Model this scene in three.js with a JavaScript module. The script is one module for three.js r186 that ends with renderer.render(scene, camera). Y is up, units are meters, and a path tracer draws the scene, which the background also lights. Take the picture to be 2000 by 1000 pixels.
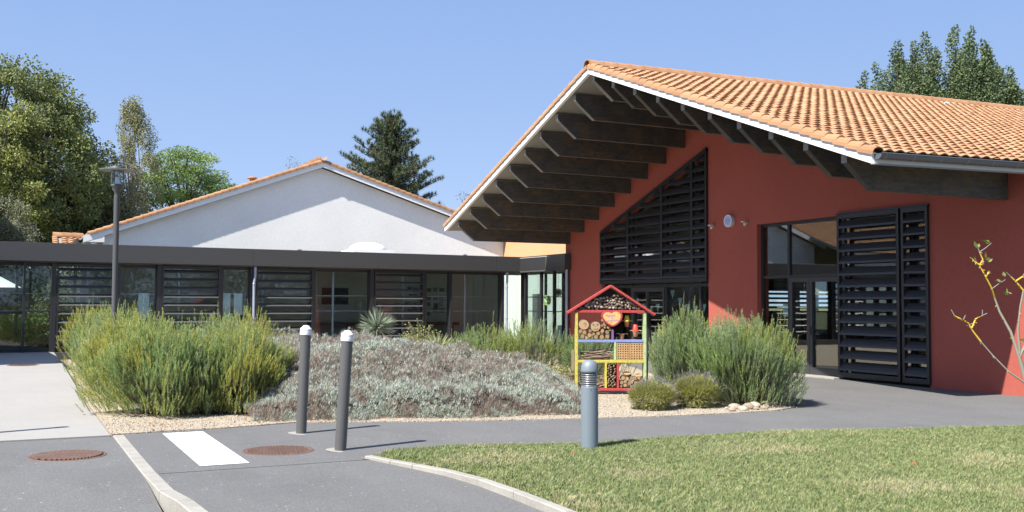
import * as THREE from 'three';
import { mergeGeometries } from 'three/addons/utils/BufferGeometryUtils.js';
import { RoundedBoxGeometry } from 'three/addons/geometries/RoundedBoxGeometry.js';

// ---------------------------------------------------------------- camera, sky, sun, exposure
// axes: x runs along the glazed corridor, y is up, -z runs away from the viewer along the path; D below means distance along -z
const scene = new THREE.Scene();
const camera = new THREE.PerspectiveCamera(28.57, 2, 0.1, 1500);
{
  const yaw = 0.463, pitch = 0.0467, roll = 0.0045, s = Math.sin(yaw), c = Math.cos(yaw);
  camera.position.set(0, 1.62, 0);
  camera.up.set(-roll * c, 1, -roll * s);
  camera.lookAt(s * Math.cos(pitch), 1.62 + Math.sin(pitch), -c * Math.cos(pitch));
}
const SUN_EL = 50 * Math.PI / 180, SUN_AZ = 18.5 * Math.PI / 180;
const sunDir = new THREE.Vector3(-Math.cos(SUN_AZ) * Math.cos(SUN_EL), Math.sin(SUN_EL), Math.sin(SUN_AZ) * Math.cos(SUN_EL));
const sun = new THREE.DirectionalLight(new THREE.Color(1.0, 0.945, 0.86), 4.6);
sun.position.copy(sunDir).multiplyScalar(120).add(new THREE.Vector3(10, 0, -20));
sun.target.position.set(10, 0, -20);
sun.castShadow = true; sun.shadow.mapSize.set(4096, 4096); sun.shadow.radius = 1;
Object.assign(sun.shadow.camera, { left: -60, right: 60, top: 60, bottom: -60, near: 1, far: 300 });
scene.add(sun, sun.target);
{ // clear-air sky: paler towards the horizon and round the sun
  const w = 512, h = 256, d = new Float32Array(w * h * 4), v = new THREE.Vector3();
  const zen = [0.08, 0.148, 0.32], mid = [0.225, 0.322, 0.505], hor = [0.315, 0.40, 0.52];
  for (let j = 0; j < h; j++) for (let i = 0; i < w; i++) {
    const ph = ((i + 0.5) / w - 0.5) * 2 * Math.PI, th = ((j + 0.5) / h - 0.5) * Math.PI;
    v.set(Math.cos(th) * Math.cos(ph), Math.sin(th), Math.cos(th) * Math.sin(ph));
    const e = Math.max(0, v.y), a = Math.pow(1 - e, 9), b = Math.pow(1 - e, 2.2);
    const cs = Math.max(0, v.dot(sunDir)), glow = 0.14 * Math.pow(cs, 10) + 0.10 * cs * cs;
    for (let k = 0; k < 3; k++) d[(j * w + i) * 4 + k] = zen[k] * (1 - b) + (mid[k] * (1 - a) + hor[k] * a) * b + glow * [1, 0.97, 0.9][k];
    d[(j * w + i) * 4 + 3] = 1;
  }
  const t = new THREE.DataTexture(d, w, h, THREE.RGBAFormat, THREE.FloatType);
  t.mapping = THREE.EquirectangularReflectionMapping; t.magFilter = t.minFilter = THREE.LinearFilter; t.needsUpdate = true;
  scene.background = t; scene.environment = t;
}
const renderer = new THREE.WebGLRenderer({ antialias: true });
renderer.toneMapping = THREE.LinearToneMapping; renderer.toneMappingExposure = 2.1;
renderer.shadowMap.enabled = true;

// ---------------------------------------------------------------- helpers
let seed = 7;
const rnd = () => { seed = (seed * 1664525 + 1013904223) >>> 0; return seed / 4294967296; };
const rr = (a, b) => a + (b - a) * rnd(), ri = (n) => Math.floor(rnd() * n);
const gs = () => (rnd() + rnd() + rnd() - 1.5) / 0.75;
const clamp = (x, a = 0, b = 1) => Math.min(b, Math.max(a, x)), sst = (a, b, x) => { const t = clamp((x - a) / (b - a)); return t * t * (3 - 2 * t); };
const mix = (a, b, t) => a + (b - a) * t, mix3 = (a, b, t) => [mix(a[0], b[0], t), mix(a[1], b[1], t), mix(a[2], b[2], t)];
const V = (x, y, D) => new THREE.Vector3(x, y, -D);
function hash(x, y, s) { let n = (x * 374761393 + y * 668265263 + s * 974711) | 0; n = Math.imul(n ^ (n >>> 13), 1274126177); return ((n ^ (n >>> 16)) >>> 0) / 4294967296; }
function vn(x, y, per, s = 0) { // periodic value noise
  const xi = Math.floor(x), yi = Math.floor(y), fx = x - xi, fy = y - yi, u = fx * fx * (3 - 2 * fx), v = fy * fy * (3 - 2 * fy);
  const m = (a) => ((a % per) + per) % per, a = m(xi), b = m(xi + 1), c = m(yi), d = m(yi + 1);
  return mix(mix(hash(a, c, s), hash(b, c, s), u), mix(hash(a, d, s), hash(b, d, s), u), v);
}
function fbm(u, v, f, oct = 4, s = 0) { let t = 0, a = 0.5, n = 0; for (let o = 0; o < oct; o++) { t += a * vn(u * f, v * f, f, s + o); n += a; a *= 0.55; f *= 2; } return t / n; }
function tex(n, size, fn, srgb = true) { // fn(u,v) -> [r,g,b] display values 0..1; size in metres
  const d = new Uint8Array(n * n * 4);
  for (let j = 0; j < n; j++) for (let i = 0; i < n; i++) { const c = fn(i / n, j / n), o = (j * n + i) * 4; for (let k = 0; k < 3; k++) d[o + k] = clamp(c[k]) * 255; d[o + 3] = 255; }
  const t = new THREE.DataTexture(d, n, n); t.wrapS = t.wrapT = THREE.RepeatWrapping; t.magFilter = THREE.LinearFilter; t.minFilter = THREE.LinearMipmapLinearFilter; t.generateMipmaps = true;
  if (srgb) t.colorSpace = THREE.SRGBColorSpace;
  t.repeat.set(1 / size, 1 / size); t.needsUpdate = true; return t;
}
const gray = (n, size, fn) => tex(n, size, (u, v) => { const g = fn(u, v); return [g, g, g]; }, false);
const lin = (r, g, b) => new THREE.Color().setRGB(r, g, b);
const s2 = (x) => (x <= 0.0031308 ? 12.92 * x : 1.055 * Math.pow(x, 1 / 2.4) - 0.055); // linear value -> display value for colour maps
function M(col, rough = 0.8, o = {}) { return new THREE.MeshStandardMaterial({ color: Array.isArray(col) ? lin(...col) : col, roughness: rough, ...o }); }
function MP(col, rough, o = {}) { return new THREE.MeshPhysicalMaterial({ color: lin(...col), roughness: rough, ...o }); }

const usedNames = {};
function numbered(n) { const k = usedNames[n] = (usedNames[n] ?? -1) + 1; return k ? `${n}_${String(k).padStart(3, '0')}` : n; }
function boxUV(g) { // uv in metres by the dominant axis of each face
  const p = g.attributes.position, n = g.attributes.normal, uv = new Float32Array(p.count * 2);
  for (let i = 0; i < p.count; i++) {
    const ax = Math.abs(n.getX(i)), ay = Math.abs(n.getY(i)), az = Math.abs(n.getZ(i));
    const [a, b] = ay >= ax && ay >= az ? [p.getX(i), p.getZ(i)] : ax >= az ? [p.getZ(i), p.getY(i)] : [p.getX(i), p.getY(i)];
    uv[i * 2] = a; uv[i * 2 + 1] = b;
  }
  g.setAttribute('uv', new THREE.BufferAttribute(uv, 2)); return g;
}
function tag(o, label, category, group, kind) { if (label) o.userData.label = label; if (category) o.userData.category = category; if (group) o.userData.group = group; if (kind) o.userData.kind = kind; return o; }
function thing(name, label, category, [x, y, D] = [0, 0, 0], turn = 0, group) {
  const o = new THREE.Group(); o.name = numbered(name); o.position.set(x, y, -D); o.rotation.y = turn; o.off = turn ? new THREE.Vector3() : o.position.clone(); scene.add(o);
  return tag(o, label, category, group);
}
const merge = (gs_) => { const l = gs_.map((g) => { const n = g.index ? g.toNonIndexed() : g; for (const k of Object.keys(n.attributes)) if (!['position', 'normal', 'uv'].includes(k)) n.deleteAttribute(k); return n; }); return l.length > 1 ? mergeGeometries(l) : l[0]; };
// a part: geometry is given in world metres for unturned things and in the thing's own axes for turned ones
function part(name, g, m, parent, label) {
  if (Array.isArray(g)) g = merge(g);
  if (m.map || m.bumpMap || m.roughnessMap) { if (!g.userData.keepUV) boxUV(g); }
  const o = new THREE.Mesh(g, m); o.name = name; o.castShadow = o.receiveShadow = true;
  const off = parent.off; if (off && off.lengthSq()) g.translate(-off.x, -off.y, -off.z);
  o.off = off; parent.add(o); if (label) o.userData.label = label; return o;
}
function sub(name, parent) { const o = new THREE.Group(); o.name = name; o.off = parent.off; parent.add(o); return o; }
function single(name, g, m, label, category, group, kind) { // a thing or piece of the setting that is one mesh
  if (Array.isArray(g)) g = merge(g);
  if ((m.map || m.bumpMap) && !g.userData.keepUV) boxUV(g);
  const o = new THREE.Mesh(g, m); o.name = numbered(name); o.castShadow = o.receiveShadow = true; scene.add(o); return tag(o, label, category, group, kind);
}
const struct = (name, g, m, label) => single(name, g, m, label, null, null, 'structure');
function box(x0, x1, y0, y1, d0, d1) { const g = new THREE.BoxGeometry(Math.abs(x1 - x0), Math.abs(y1 - y0), Math.abs(d1 - d0)); g.translate((x0 + x1) / 2, (y0 + y1) / 2, -(d0 + d1) / 2); return g; }
function rbox(x0, x1, y0, y1, d0, d1, r = 0.01) { const g = new RoundedBoxGeometry(Math.abs(x1 - x0), Math.abs(y1 - y0), Math.abs(d1 - d0), 2, r); g.translate((x0 + x1) / 2, (y0 + y1) / 2, -(d0 + d1) / 2); return g; }
function unwind(g) { for (const t of [g.attributes.position, g.attributes.normal]) for (let i = 0; i < t.count; i += 3) for (let k = 0; k < 3; k++) { const x = t.array[i * 3 + 3 + k]; t.array[i * 3 + 3 + k] = t.array[i * 3 + 6 + k]; t.array[i * 3 + 6 + k] = x; } }
// prism: outline in one plane, extruded along x ('x': points [D,y]), along D ('d': points [x,y]) or along y ('y': points [x,D])
function prism(axis, pts, a, b, holes = [], bevel = 0) {
  const f = axis === 'x' || axis === 'y' ? (p) => new THREE.Vector2(p[0], p[1]) : (p) => new THREE.Vector2(p[0], p[1]);
  const sh = new THREE.Shape(pts.map(f)); for (const h of holes) sh.holes.push(new THREE.Path(h.map(f)));
  const g = new THREE.ExtrudeGeometry(sh, { depth: Math.abs(b - a) - 2 * bevel, bevelEnabled: bevel > 0, bevelSize: bevel, bevelOffset: -bevel, bevelThickness: bevel, bevelSegments: 1, curveSegments: 8 });
  g.translate(0, 0, bevel);
  const m = new THREE.Matrix4(), lo = Math.min(a, b);
  if (axis === 'x') m.set(0, 0, 1, lo, 0, 1, 0, 0, -1, 0, 0, 0, 0, 0, 0, 1);
  else if (axis === 'd') m.set(1, 0, 0, 0, 0, 1, 0, 0, 0, 0, -1, -lo, 0, 0, 0, 1);
  else m.set(1, 0, 0, 0, 0, 0, 1, lo, 0, -1, 0, 0, 0, 0, 0, 1);
  g.applyMatrix4(m);
  if (m.determinant() < 0) unwind(g);
  g.deleteAttribute('uv'); g.setAttribute('uv', new THREE.BufferAttribute(new Float32Array(g.attributes.position.count * 2), 2)); return g;
}
function lathe(pts, n = 20, x = 0, y = 0, D = 0) { const g = new THREE.LatheGeometry(pts.map((p) => new THREE.Vector2(p[0], p[1])), n); g.translate(x, y, -D); return g; }
function tube(pts, r, seg = 6, n) { const c = new THREE.CatmullRomCurve3(pts); return new THREE.TubeGeometry(c, n ?? Math.max(2, pts.length * 3), r, seg, false); }
function taper(pts, rads, seg = 6) { // tapered limb through points
  const P = [], N = [], U = [], I = [], t = new THREE.Vector3(), a = new THREE.Vector3(), b = new THREE.Vector3(), q = new THREE.Vector3();
  pts.forEach((p, i) => {
    t.copy(pts[Math.min(i + 1, pts.length - 1)]).sub(pts[Math.max(i - 1, 0)]).normalize();
    a.set(1, 0, 0); if (Math.abs(t.x) > 0.8) a.set(0, 0, 1); b.crossVectors(t, a).normalize(); a.crossVectors(b, t).normalize();
    for (let k = 0; k <= seg; k++) { const w = k / seg * 2 * Math.PI; q.copy(a).multiplyScalar(Math.cos(w)).addScaledVector(b, Math.sin(w)); N.push(q.x, q.y, q.z); U.push(k / seg, i); q.multiplyScalar(rads[i]).add(p); P.push(q.x, q.y, q.z); }
  });
  for (let i = 0; i < pts.length - 1; i++) for (let k = 0; k < seg; k++) { const o = i * (seg + 1) + k, e = o + seg + 1; I.push(o, o + 1, e, o + 1, e + 1, e); }
  const g = new THREE.BufferGeometry(); g.setAttribute('position', new THREE.Float32BufferAttribute(P, 3)); g.setAttribute('normal', new THREE.Float32BufferAttribute(N, 3)); g.setAttribute('uv', new THREE.Float32BufferAttribute(U, 2)); g.setIndex(I); return g;
}
class Soup { // loose coloured triangles: leaves, needles, blades
  constructor() { this.p = []; this.c = []; }
  tri(ax, ay, az, bx, by, bz, cx, cy, cz, col) { this.p.push(ax, ay, az, bx, by, bz, cx, cy, cz); const [r, g, b] = col; this.c.push(r, g, b, r, g, b, r, g, b); }
  needle(o, d, len, w, col) { // thin triangle from o along unit vector d
    let sx = -d.z + 0.31 * d.y, sy = 0.2 * d.x, sz = d.x - 0.11; const l = w / 2 / Math.hypot(sx, sy, sz); sx *= l; sy *= l; sz *= l;
    this.tri(o.x - sx, o.y - sy, o.z - sz, o.x + sx, o.y + sy, o.z + sz, o.x + d.x * len, o.y + d.y * len, o.z + d.z * len, col);
  }
  leaf(o, d, s, len, w, col) { // rhombus: along d, width along s
    const mx = o.x + d.x * len * 0.45, my = o.y + d.y * len * 0.45, mz = o.z + d.z * len * 0.45, ex = o.x + d.x * len, ey = o.y + d.y * len, ez = o.z + d.z * len, h = w / 2;
    this.tri(o.x, o.y, o.z, mx + s.x * h, my + s.y * h, mz + s.z * h, ex, ey, ez, col); this.tri(o.x, o.y, o.z, ex, ey, ez, mx - s.x * h, my - s.y * h, mz - s.z * h, col);
  }
  geo() {
    const g = new THREE.BufferGeometry(); g.setAttribute('position', new THREE.Float32BufferAttribute(this.p, 3)); g.setAttribute('color', new THREE.Float32BufferAttribute(this.c, 3)); g.computeVertexNormals(); g.userData.keepUV = true; return g;
  }
}
function ball() { let x, y, z, l; do { x = rr(-1, 1); y = rr(-1, 1); z = rr(-1, 1); l = x * x + y * y + z * z; } while (l > 1 || l < 0.01); return new THREE.Vector3(x, y, z); }
const dirv = () => ball().normalize();
const jit = (c, a) => { const k = 1 + a * gs(); return [c[0] * k * (1 + 0.08 * gs()), c[1] * k, c[2] * k * (1 + 0.12 * gs())]; };

// ---------------------------------------------------------------- materials
const T = {};
T.asphalt = tex(1024, 4.5, (u, v) => {
  const f = fbm(u, v, 400, 2, 3), c = 0.55 * fbm(u, v, 4, 6, 11) + 0.45 * fbm(u, v * 0.3, 12, 3, 13) - 0.04 * sst(0.6, 0.68, fbm(u, v, 9, 4, 17)) * 4, sp = hash(Math.floor(u * 512), Math.floor(v * 512), 5), sp2 = hash(Math.floor(u * 300), Math.floor(v * 300), 9);
  let g = 0.128 * (0.80 + 0.42 * f) * (0.84 + 0.34 * c); if (sp > 0.985) g *= 1.5; if (sp < 0.03) g *= 0.72; if (sp2 > 0.9985) g = 0.34;
  return [s2(g), s2(g * 0.995), s2(g * 0.99)];
});
T.asphaltB = gray(1024, 2.4, (u, v) => 0.7 * fbm(u, v, 220, 2, 3) + 0.3 * fbm(u, v, 60, 3, 8));
T.concrete = tex(1024, 4, (u, v) => {
  const c = fbm(u, v, 6, 5, 21), f = fbm(u, v, 200, 2, 22), st = fbm(u, v * 0.25, 24, 3, 25), sp = hash(Math.floor(u * 512), Math.floor(v * 512), 25), g = 0.30 * (0.9 + 0.12 * c + 0.08 * f + 0.06 * st) * (sp < 0.012 ? 0.8 : 1);
  return [s2(g), s2(g * 0.965), s2(g * 0.91)];
});
T.fine = gray(512, 0.6, (u, v) => 0.6 * fbm(u, v, 90, 3, 31) + 0.4 * fbm(u, v, 24, 3, 33));
T.stuccoC = tex(1024, 6, (u, v) => { const c = fbm(u, v, 5, 5, 41), f = fbm(u, v, 130, 2, 43), g = 0.96 + 0.05 * (c - 0.5) + 0.05 * (f - 0.5); return [g, g, g]; });
T.stuccoB = gray(1024, 1.0, (u, v) => 0.65 * fbm(u, v, 110, 3, 51) + 0.35 * fbm(u, v, 40, 2, 53));
T.gravel = tex(1024, 1.5, (u, v) => {
  const k = 110, i = Math.floor(u * k), j = Math.floor(v * k); let best = 9, id = 0;
  for (let a = -1; a < 2; a++) for (let b = -1; b < 2; b++) { const x = (i + a + k) % k, y = (j + b + k) % k, dx = i + a + hash(x, y, 1) - u * k, dy = j + b + hash(x, y, 2) - v * k, dd = dx * dx + dy * dy; if (dd < best) { best = dd; id = hash(x, y, 3); } }
  const g = 0.46 * (0.62 + 0.62 * id) * (1 - 0.38 * clamp(best * 1.1)) * (0.9 + 0.2 * fbm(u, v, 8, 3, 61)), w = 0.94 - 0.14 * hash(Math.floor(id * 999), 3, 4); return [s2(g * 1.04), s2(g * w), s2(g * w * w * 0.86)];
});
T.gravelB = gray(1024, 1.5, (u, v) => { const k = 110, i = Math.floor(u * k), j = Math.floor(v * k); let best = 9; for (let a = -1; a < 2; a++) for (let b = -1; b < 2; b++) { const x = (i + a + k) % k, y = (j + b + k) % k, dx = i + a + hash(x, y, 1) - u * k, dy = j + b + hash(x, y, 2) - v * k; best = Math.min(best, dx * dx + dy * dy); } return 1 - clamp(best * 1.3); });
T.soil = tex(1024, 2.5, (u, v) => { const c = fbm(u, v, 10, 5, 71), f = fbm(u, v, 160, 2, 73), m = sst(0.42, 0.6, c); const g = mix3([0.20, 0.15, 0.09], [0.115, 0.125, 0.045], m).map((x) => s2(x * (0.7 + 0.6 * f))); return g; });
T.wood = tex(512, 1.6, (u, v) => { const g = fbm(u * 0.25, v, 48, 4, 81), c = fbm(u, v, 6, 4, 83), k = 0.074 * (0.55 + 0.8 * g) * (0.8 + 0.4 * c), w = 0.12 + 0.55 * sst(0.48, 0.75, c); return [s2(k * mix(1.0, 1.75, w)), s2(k * mix(0.95, 1.12, w)), s2(k * mix(0.92, 0.62, w))]; });
T.woodB = gray(512, 1.6, (u, v) => fbm(u * 0.25, v, 64, 3, 81));
T.endwood = tex(256, 0.5, (u, v) => { const g = 0.23 * (0.55 + 0.8 * fbm(u, v * 0.3, 40, 3, 85)); return [s2(g * 1.02), s2(g * 0.97), s2(g * 0.93)]; });
T.bark = tex(512, 0.8, (u, v) => { const g = 0.5 + 0.9 * (fbm(u, v * 0.3, 24, 4, 91) - 0.4); return [s2(0.12 * g), s2(0.10 * g), s2(0.08 * g)]; });
T.clay = tex(512, 0.9, (u, v) => { const c = fbm(u, v, 9, 5, 101), f = fbm(u, v, 70, 3, 103), k = 0.86 + 0.16 * (c - 0.5) + 0.14 * (f - 0.5); return [k, k * (0.99 + 0.05 * (c - 0.5)), k * (0.98 + 0.10 * (c - 0.5))]; });
T.rust = tex(512, 0.7, (u, v) => { const c = fbm(u, v, 12, 5, 111), f = fbm(u, v, 90, 2, 113), k = 0.13 * (0.6 + 0.8 * c) * (0.75 + 0.5 * f); return [s2(k * 1.35), s2(k * 0.86), s2(k * 0.68)]; });
T.paint = tex(512, 1.0, (u, v) => { const c = fbm(u, v, 14, 5, 121), f = hash(Math.floor(u * 256), Math.floor(v * 256), 12), g = 0.80 - 0.08 * c - (f > 0.985 ? 0.22 : 0); return [s2(g), s2(g), s2(g * 0.99)]; });
T.kerb = tex(512, 1.2, (u, v) => { const c = fbm(u, v, 8, 5, 131), f = fbm(u, v, 120, 2, 133), g = 0.30 * (0.72 + 0.34 * c + 0.26 * f); return [s2(g * 1.03), s2(g * 0.985), s2(g * 0.88)]; });

const m = {
  asphalt: M([1, 1, 1], 0.93, { map: T.asphalt, bumpMap: T.asphaltB, bumpScale: 0.004 }),
  concrete: M([1, 1, 1], 0.92, { map: T.concrete, bumpMap: T.fine, bumpScale: 0.0015 }),
  gravel: M([1, 1, 1], 0.95, { map: T.gravel, bumpMap: T.gravelB, bumpScale: 0.008 }),
  soil: M([1, 1, 1], 0.98, { map: T.soil }),
  kerb: M([1, 1, 1], 0.92, { map: T.kerb, bumpMap: T.fine, bumpScale: 0.003 }),
  marking: M([1, 1, 1], 0.8, { map: T.paint, bumpMap: T.asphaltB, bumpScale: 0.002 }),
  red: M([0.40, 0.096, 0.07], 0.92, { map: T.stuccoC, bumpMap: T.stuccoB, bumpScale: 0.003 }),
  white: M([0.88, 0.875, 0.86], 0.93, { map: T.stuccoC, bumpMap: T.stuccoB, bumpScale: 0.002 }),
  apricot: M([0.62, 0.36, 0.19], 0.93, { map: T.stuccoC, bumpMap: T.stuccoB, bumpScale: 0.002 }),
  board: M([0.78, 0.78, 0.79], 0.45),
  soffit: M([0.27, 0.265, 0.245], 0.85, { bumpMap: T.woodB, bumpScale: 0.001 }),
  wood: M([1, 1, 1], 0.78, { map: T.wood, bumpMap: T.woodB, bumpScale: 0.003 }),
  endwood: M([1, 1, 1], 0.85, { map: T.endwood }),
  frame: M([0.028, 0.029, 0.032], 0.42, { metalness: 0.1 }),
  slat: M([0.05, 0.05, 0.054], 0.38, { metalness: 0.1 }),
  fascia: M([0.074, 0.074, 0.074], 0.42, { metalness: 0.2 }),
  zinc: M([0.14, 0.15, 0.165], 0.4, { metalness: 0.4 }),
  pipe: M([0.36, 0.41, 0.50], 0.42, { metalness: 0.3 }),
  steel: M([0.45, 0.46, 0.47], 0.35, { metalness: 0.8 }),
  dark: M([0.02, 0.02, 0.022], 0.7),
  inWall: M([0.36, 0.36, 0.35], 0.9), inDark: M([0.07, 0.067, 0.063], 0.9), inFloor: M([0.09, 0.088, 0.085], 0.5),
  glass: MP([0.87, 0.925, 0.91], 0.02, { transmission: 1, thickness: 0, ior: 1.52 }),
  glassR: MP([0.86, 0.92, 0.90], 0.015, { transmission: 1, thickness: 0, ior: 2.0 }),
  bark: M([1, 1, 1], 0.95, { map: T.bark, bumpMap: T.woodB, bumpScale: 0.01 }),
  twig: M([0.16, 0.13, 0.10], 0.95),
  leaf: new THREE.MeshPhysicalMaterial({ color: 0xffffff, vertexColors: true, roughness: 0.9, transmission: 0.3, thickness: 0, side: THREE.DoubleSide }),
  herb: new THREE.MeshPhysicalMaterial({ color: 0xffffff, vertexColors: true, roughness: 0.9, transmission: 0.3, thickness: 0, side: THREE.DoubleSide }),
};
const CL = [[0.55, 0.31, 0.165], [0.53, 0.29, 0.15], [0.58, 0.335, 0.185], [0.54, 0.30, 0.155], [0.49, 0.26, 0.135]];
m.clay = CL.map((c) => M(c, 0.9, { map: T.clay, bumpMap: T.fine, bumpScale: 0.0015 }));
m.clayMix = M([1, 1, 1], 0.9, { vertexColors: true });

// ---------------------------------------------------------------- ground, roads, path, beds, lawn
const rise = (x, D) => 0.2 * sst(15, 29, D);
function sheet(nx, nd, x0, x1, d0, d1, fy) { // grid sheet with height function
  const g = new THREE.PlaneGeometry(1, 1, nx, nd), p = g.attributes.position;
  for (let i = 0; i < p.count; i++) { const x = mix(x0, x1, p.getX(i) + 0.5), D = mix(d0, d1, p.getY(i) + 0.5); p.setXYZ(i, x, fy(x, D), -D); }
  g.computeVertexNormals(); return g;
}
m.meadow = M([0.115, 0.12, 0.05], 0.98, { bumpMap: T.fine, bumpScale: 0.01 });
struct('ground', sheet(4, 4, -500, 700, -400, 900, () => -0.16), m.meadow, 'flat grassy ground reaching to the horizon');
struct('plaza', prism('y', [[1.285, -12], [30, -12], [30, 36], [1.285, 36]], -0.3, 0), m.asphalt, 'grey asphalt forecourt in front of the red building');
struct('road', sheet(10, 60, -25, 1.165, -12, 13.08, (x, D) => -0.012 - 0.11 * sst(10.2, 8.2, D)), m.asphalt, 'grey asphalt road left of the kerb');
{ // concrete path, climbing gently to the glass entrance
  const g = merge([sheet(8, 40, -9, 1.13, 13.1, 31.3, (x, D) => 0.004 + rise(x, D)), sheet(1, 40, 1.13, 1.14, 13.1, 31.3, (x, D) => (x > 1.135 ? -0.1 : 0.004 + rise(x, D))), box(-9, 1.13, -0.2, 0.003, 13.095, 13.12)]);
  struct('path', g, m.concrete, 'pale concrete path leading to the glass entrance');
}
const bedFront = [[1.145, 13.11], [1.8, 13.2], [2.5, 13.22], [3.0, 13.32], [3.5, 13.46], [4.2, 13.2], [5.0, 12.86], [6.2, 12.5], [7.3, 12.22], [8.4, 12.02], [9.7, 11.92], [10.5, 11.96], [11.05, 12.2], [11.6, 12.8], [12.0, 13.8], [12.5, 16.5], [13.3, 19.5], [14.6, 22.5], [15.6, 26], [15.6, 30.9], [1.145, 30.2]];
struct('gravel_bed', prism('y', bedFront, -0.1, 0.014), m.gravel, 'pale gravel planting bed');
const lawnEdge = [[3.45, 10.13], [3.66, 10.26], [4.5, 10.3], [5.2, 10.05], [5.85, 9.86], [6.96, 9.88], [8.44, 9.8], [9.76, 9.42], [11.94, 8.87], [16, 7.6], [22, 5], [22, -6], [3.8, -6], [3.84, 5], [3.85, 6.9], [3.85, 8.0], [3.79, 8.75], [3.62, 9.43]];
struct('lawn_soil', prism('y', lawnEdge, -0.1, 0.022), m.soil, 'earth of the lawn, bare along the kerb');
struct('asphalt_joint', [box(1.3, 3.5, -0.01, 0.0025, 10.0, 10.012), box(3.3, 3.42, -0.01, 0.0026, 9.99, 10.06)], M([0.05, 0.05, 0.052], 0.95), 'thin dark joint across the asphalt');
{ // crossing bar, manholes
  struct('road_marking', sheet(2, 8, 1.72, 2.2, 10.3, 13.02, () => 0.004), m.marking, 'broad white painted bar on the asphalt');
  m.rust = M([1, 1, 1], 0.75, { map: T.rust, metalness: 0.35, bumpMap: T.fine, bumpScale: 0.002 });
  const cover = (x, D, y, r, style, label, turn) => {
    const t = thing('manhole_cover', label, 'manhole cover', [x, y, D], turn, 'manhole covers');
    part('rim', lathe([[r - 0.03, -0.006], [r - 0.028, 0.002], [r, 0.002], [r + 0.004, -0.01]], 40), m.rust, t);
    part('lid', lathe([[0.0001, style === 'bars' ? -0.004 : 0.002], [r - 0.033, style === 'bars' ? -0.004 : 0.002]], 40), style === 'bars' ? (m.rustDark ??= M([0.35, 0.33, 0.33], 0.8, { map: T.rust })) : m.rust, t);
    const ribs = [];
    if (style === 'bars') { for (let i = -9; i <= 9; i++) { const u = i * 0.037, L = Math.sqrt(Math.max(0, (r - 0.04) ** 2 - u * u)); if (L > 0.03) ribs.push(box(u - 0.011, u + 0.011, -0.003, 0.014, -L, L)); } }
    else for (let i = -9; i <= 9; i++) for (let j = -9; j <= 9; j++) { const u = i * 0.034, w = j * 0.034; if (u * u + w * w < (r - 0.06) ** 2) { const b = (i + j) & 1 ? box(-0.013, 0.013, 0.0025, 0.009, -0.005, 0.005) : box(-0.005, 0.005, 0.0025, 0.009, -0.013, 0.013); b.translate(u, 0, -w); ribs.push(b); } }
    for (const [k, g] of ribs.entries()) if (style === 'bars') part('rib', g, m.rust, t);
    if (style !== 'bars') tag(part('tread_pattern', ribs, m.rust, t), null, null, null, 'stuff');
    return t;
  };
  cover(0.59, 11.66, -0.008, 0.385, 'bars', 'rusty ribbed manhole cover in the road left of the kerb', 0.35);
  cover(2.66, 11.02, 0.004, 0.385, 'dots', 'rusty checkered manhole cover beside the white painted bar', -0.2);
  cover(0.31, 25.35, 0.004 + rise(0, 25.3), 0.34, 'dots', 'small distant rusty manhole cover on the pale concrete path', 0.1);
}
function kerbRun(name, label, pts, w, tops, bottoms) { // stones along a line, each its own piece
  const k = thing(name, label, null, [pts[0][0], 0, pts[0][1]]); k.userData.kind = 'structure';
  for (let i = 0; i < pts.length - 1; i++) {
    const [x0, d0] = pts[i], [x1, d1] = pts[i + 1], L = Math.hypot(x1 - x0, d1 - d0), nx = (d1 - d0) / L, nd = -(x1 - x0) / L, e = 0.004 / L;
    const q = (s, o, y) => V(mix(x0, x1, s) + nx * o, y, mix(d0, d1, s) + nd * o), h0 = tops[i], h1 = tops[i + 1], b = 0.008;
    const sec = (s, h) => [q(s, -w / 2, bottoms), q(s, -w / 2, h - 0.012), q(s, -w / 2 + 0.012, h), q(s, w / 2 - b, h), q(s, w / 2, h - b), q(s, w / 2, bottoms)];
    const A = sec(e, h0), B = sec(1 - e, h1), P = [];
    const quad = (a, b2, c, d) => { for (const v of [a, b2, c, a, c, d]) P.push(v.x, v.y, v.z); };
    for (let j = 0; j < 5; j++) quad(A[j], A[j + 1], B[j + 1], B[j]);
    for (const S of [A, B]) { quad(S[0], S[1], S[4], S[5]); quad(S[1], S[2], S[3], S[4]); }
    const g = new THREE.BufferGeometry(); g.setAttribute('position', new THREE.Float32BufferAttribute(P, 3)); g.computeVertexNormals();
    part('kerb_stone', g, m.kerb, k);
  }
}
kerbRun('kerb', 'pale concrete kerb between the road and the forecourt', [[1.225, 13.09], [1.225, 12.1], [1.225, 11.1], [1.228, 10.1], [1.25, 9.1], [1.31, 8.5], [1.36, 7.6], [1.36, 6.6], [1.36, 5.6], [1.36, 4.6]], 0.13, [0.003, 0.003, 0.003, 0.003, 0.003, 0.02, 0.025, 0.025, 0.025, 0.025], -0.2);
kerbRun('lawn_kerb', 'pale concrete edging along the corner of the lawn', [[3.38, 10.1], [3.5, 9.66], [3.6, 9.3], [3.73, 8.8], [3.8, 8.2], [3.81, 7.5], [3.80, 6.6], [3.78, 5.6], [3.76, 4.6]], 0.09, [0.03, 0.035, 0.04, 0.05, 0.06, 0.065, 0.065, 0.065, 0.065], -0.1);

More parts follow.
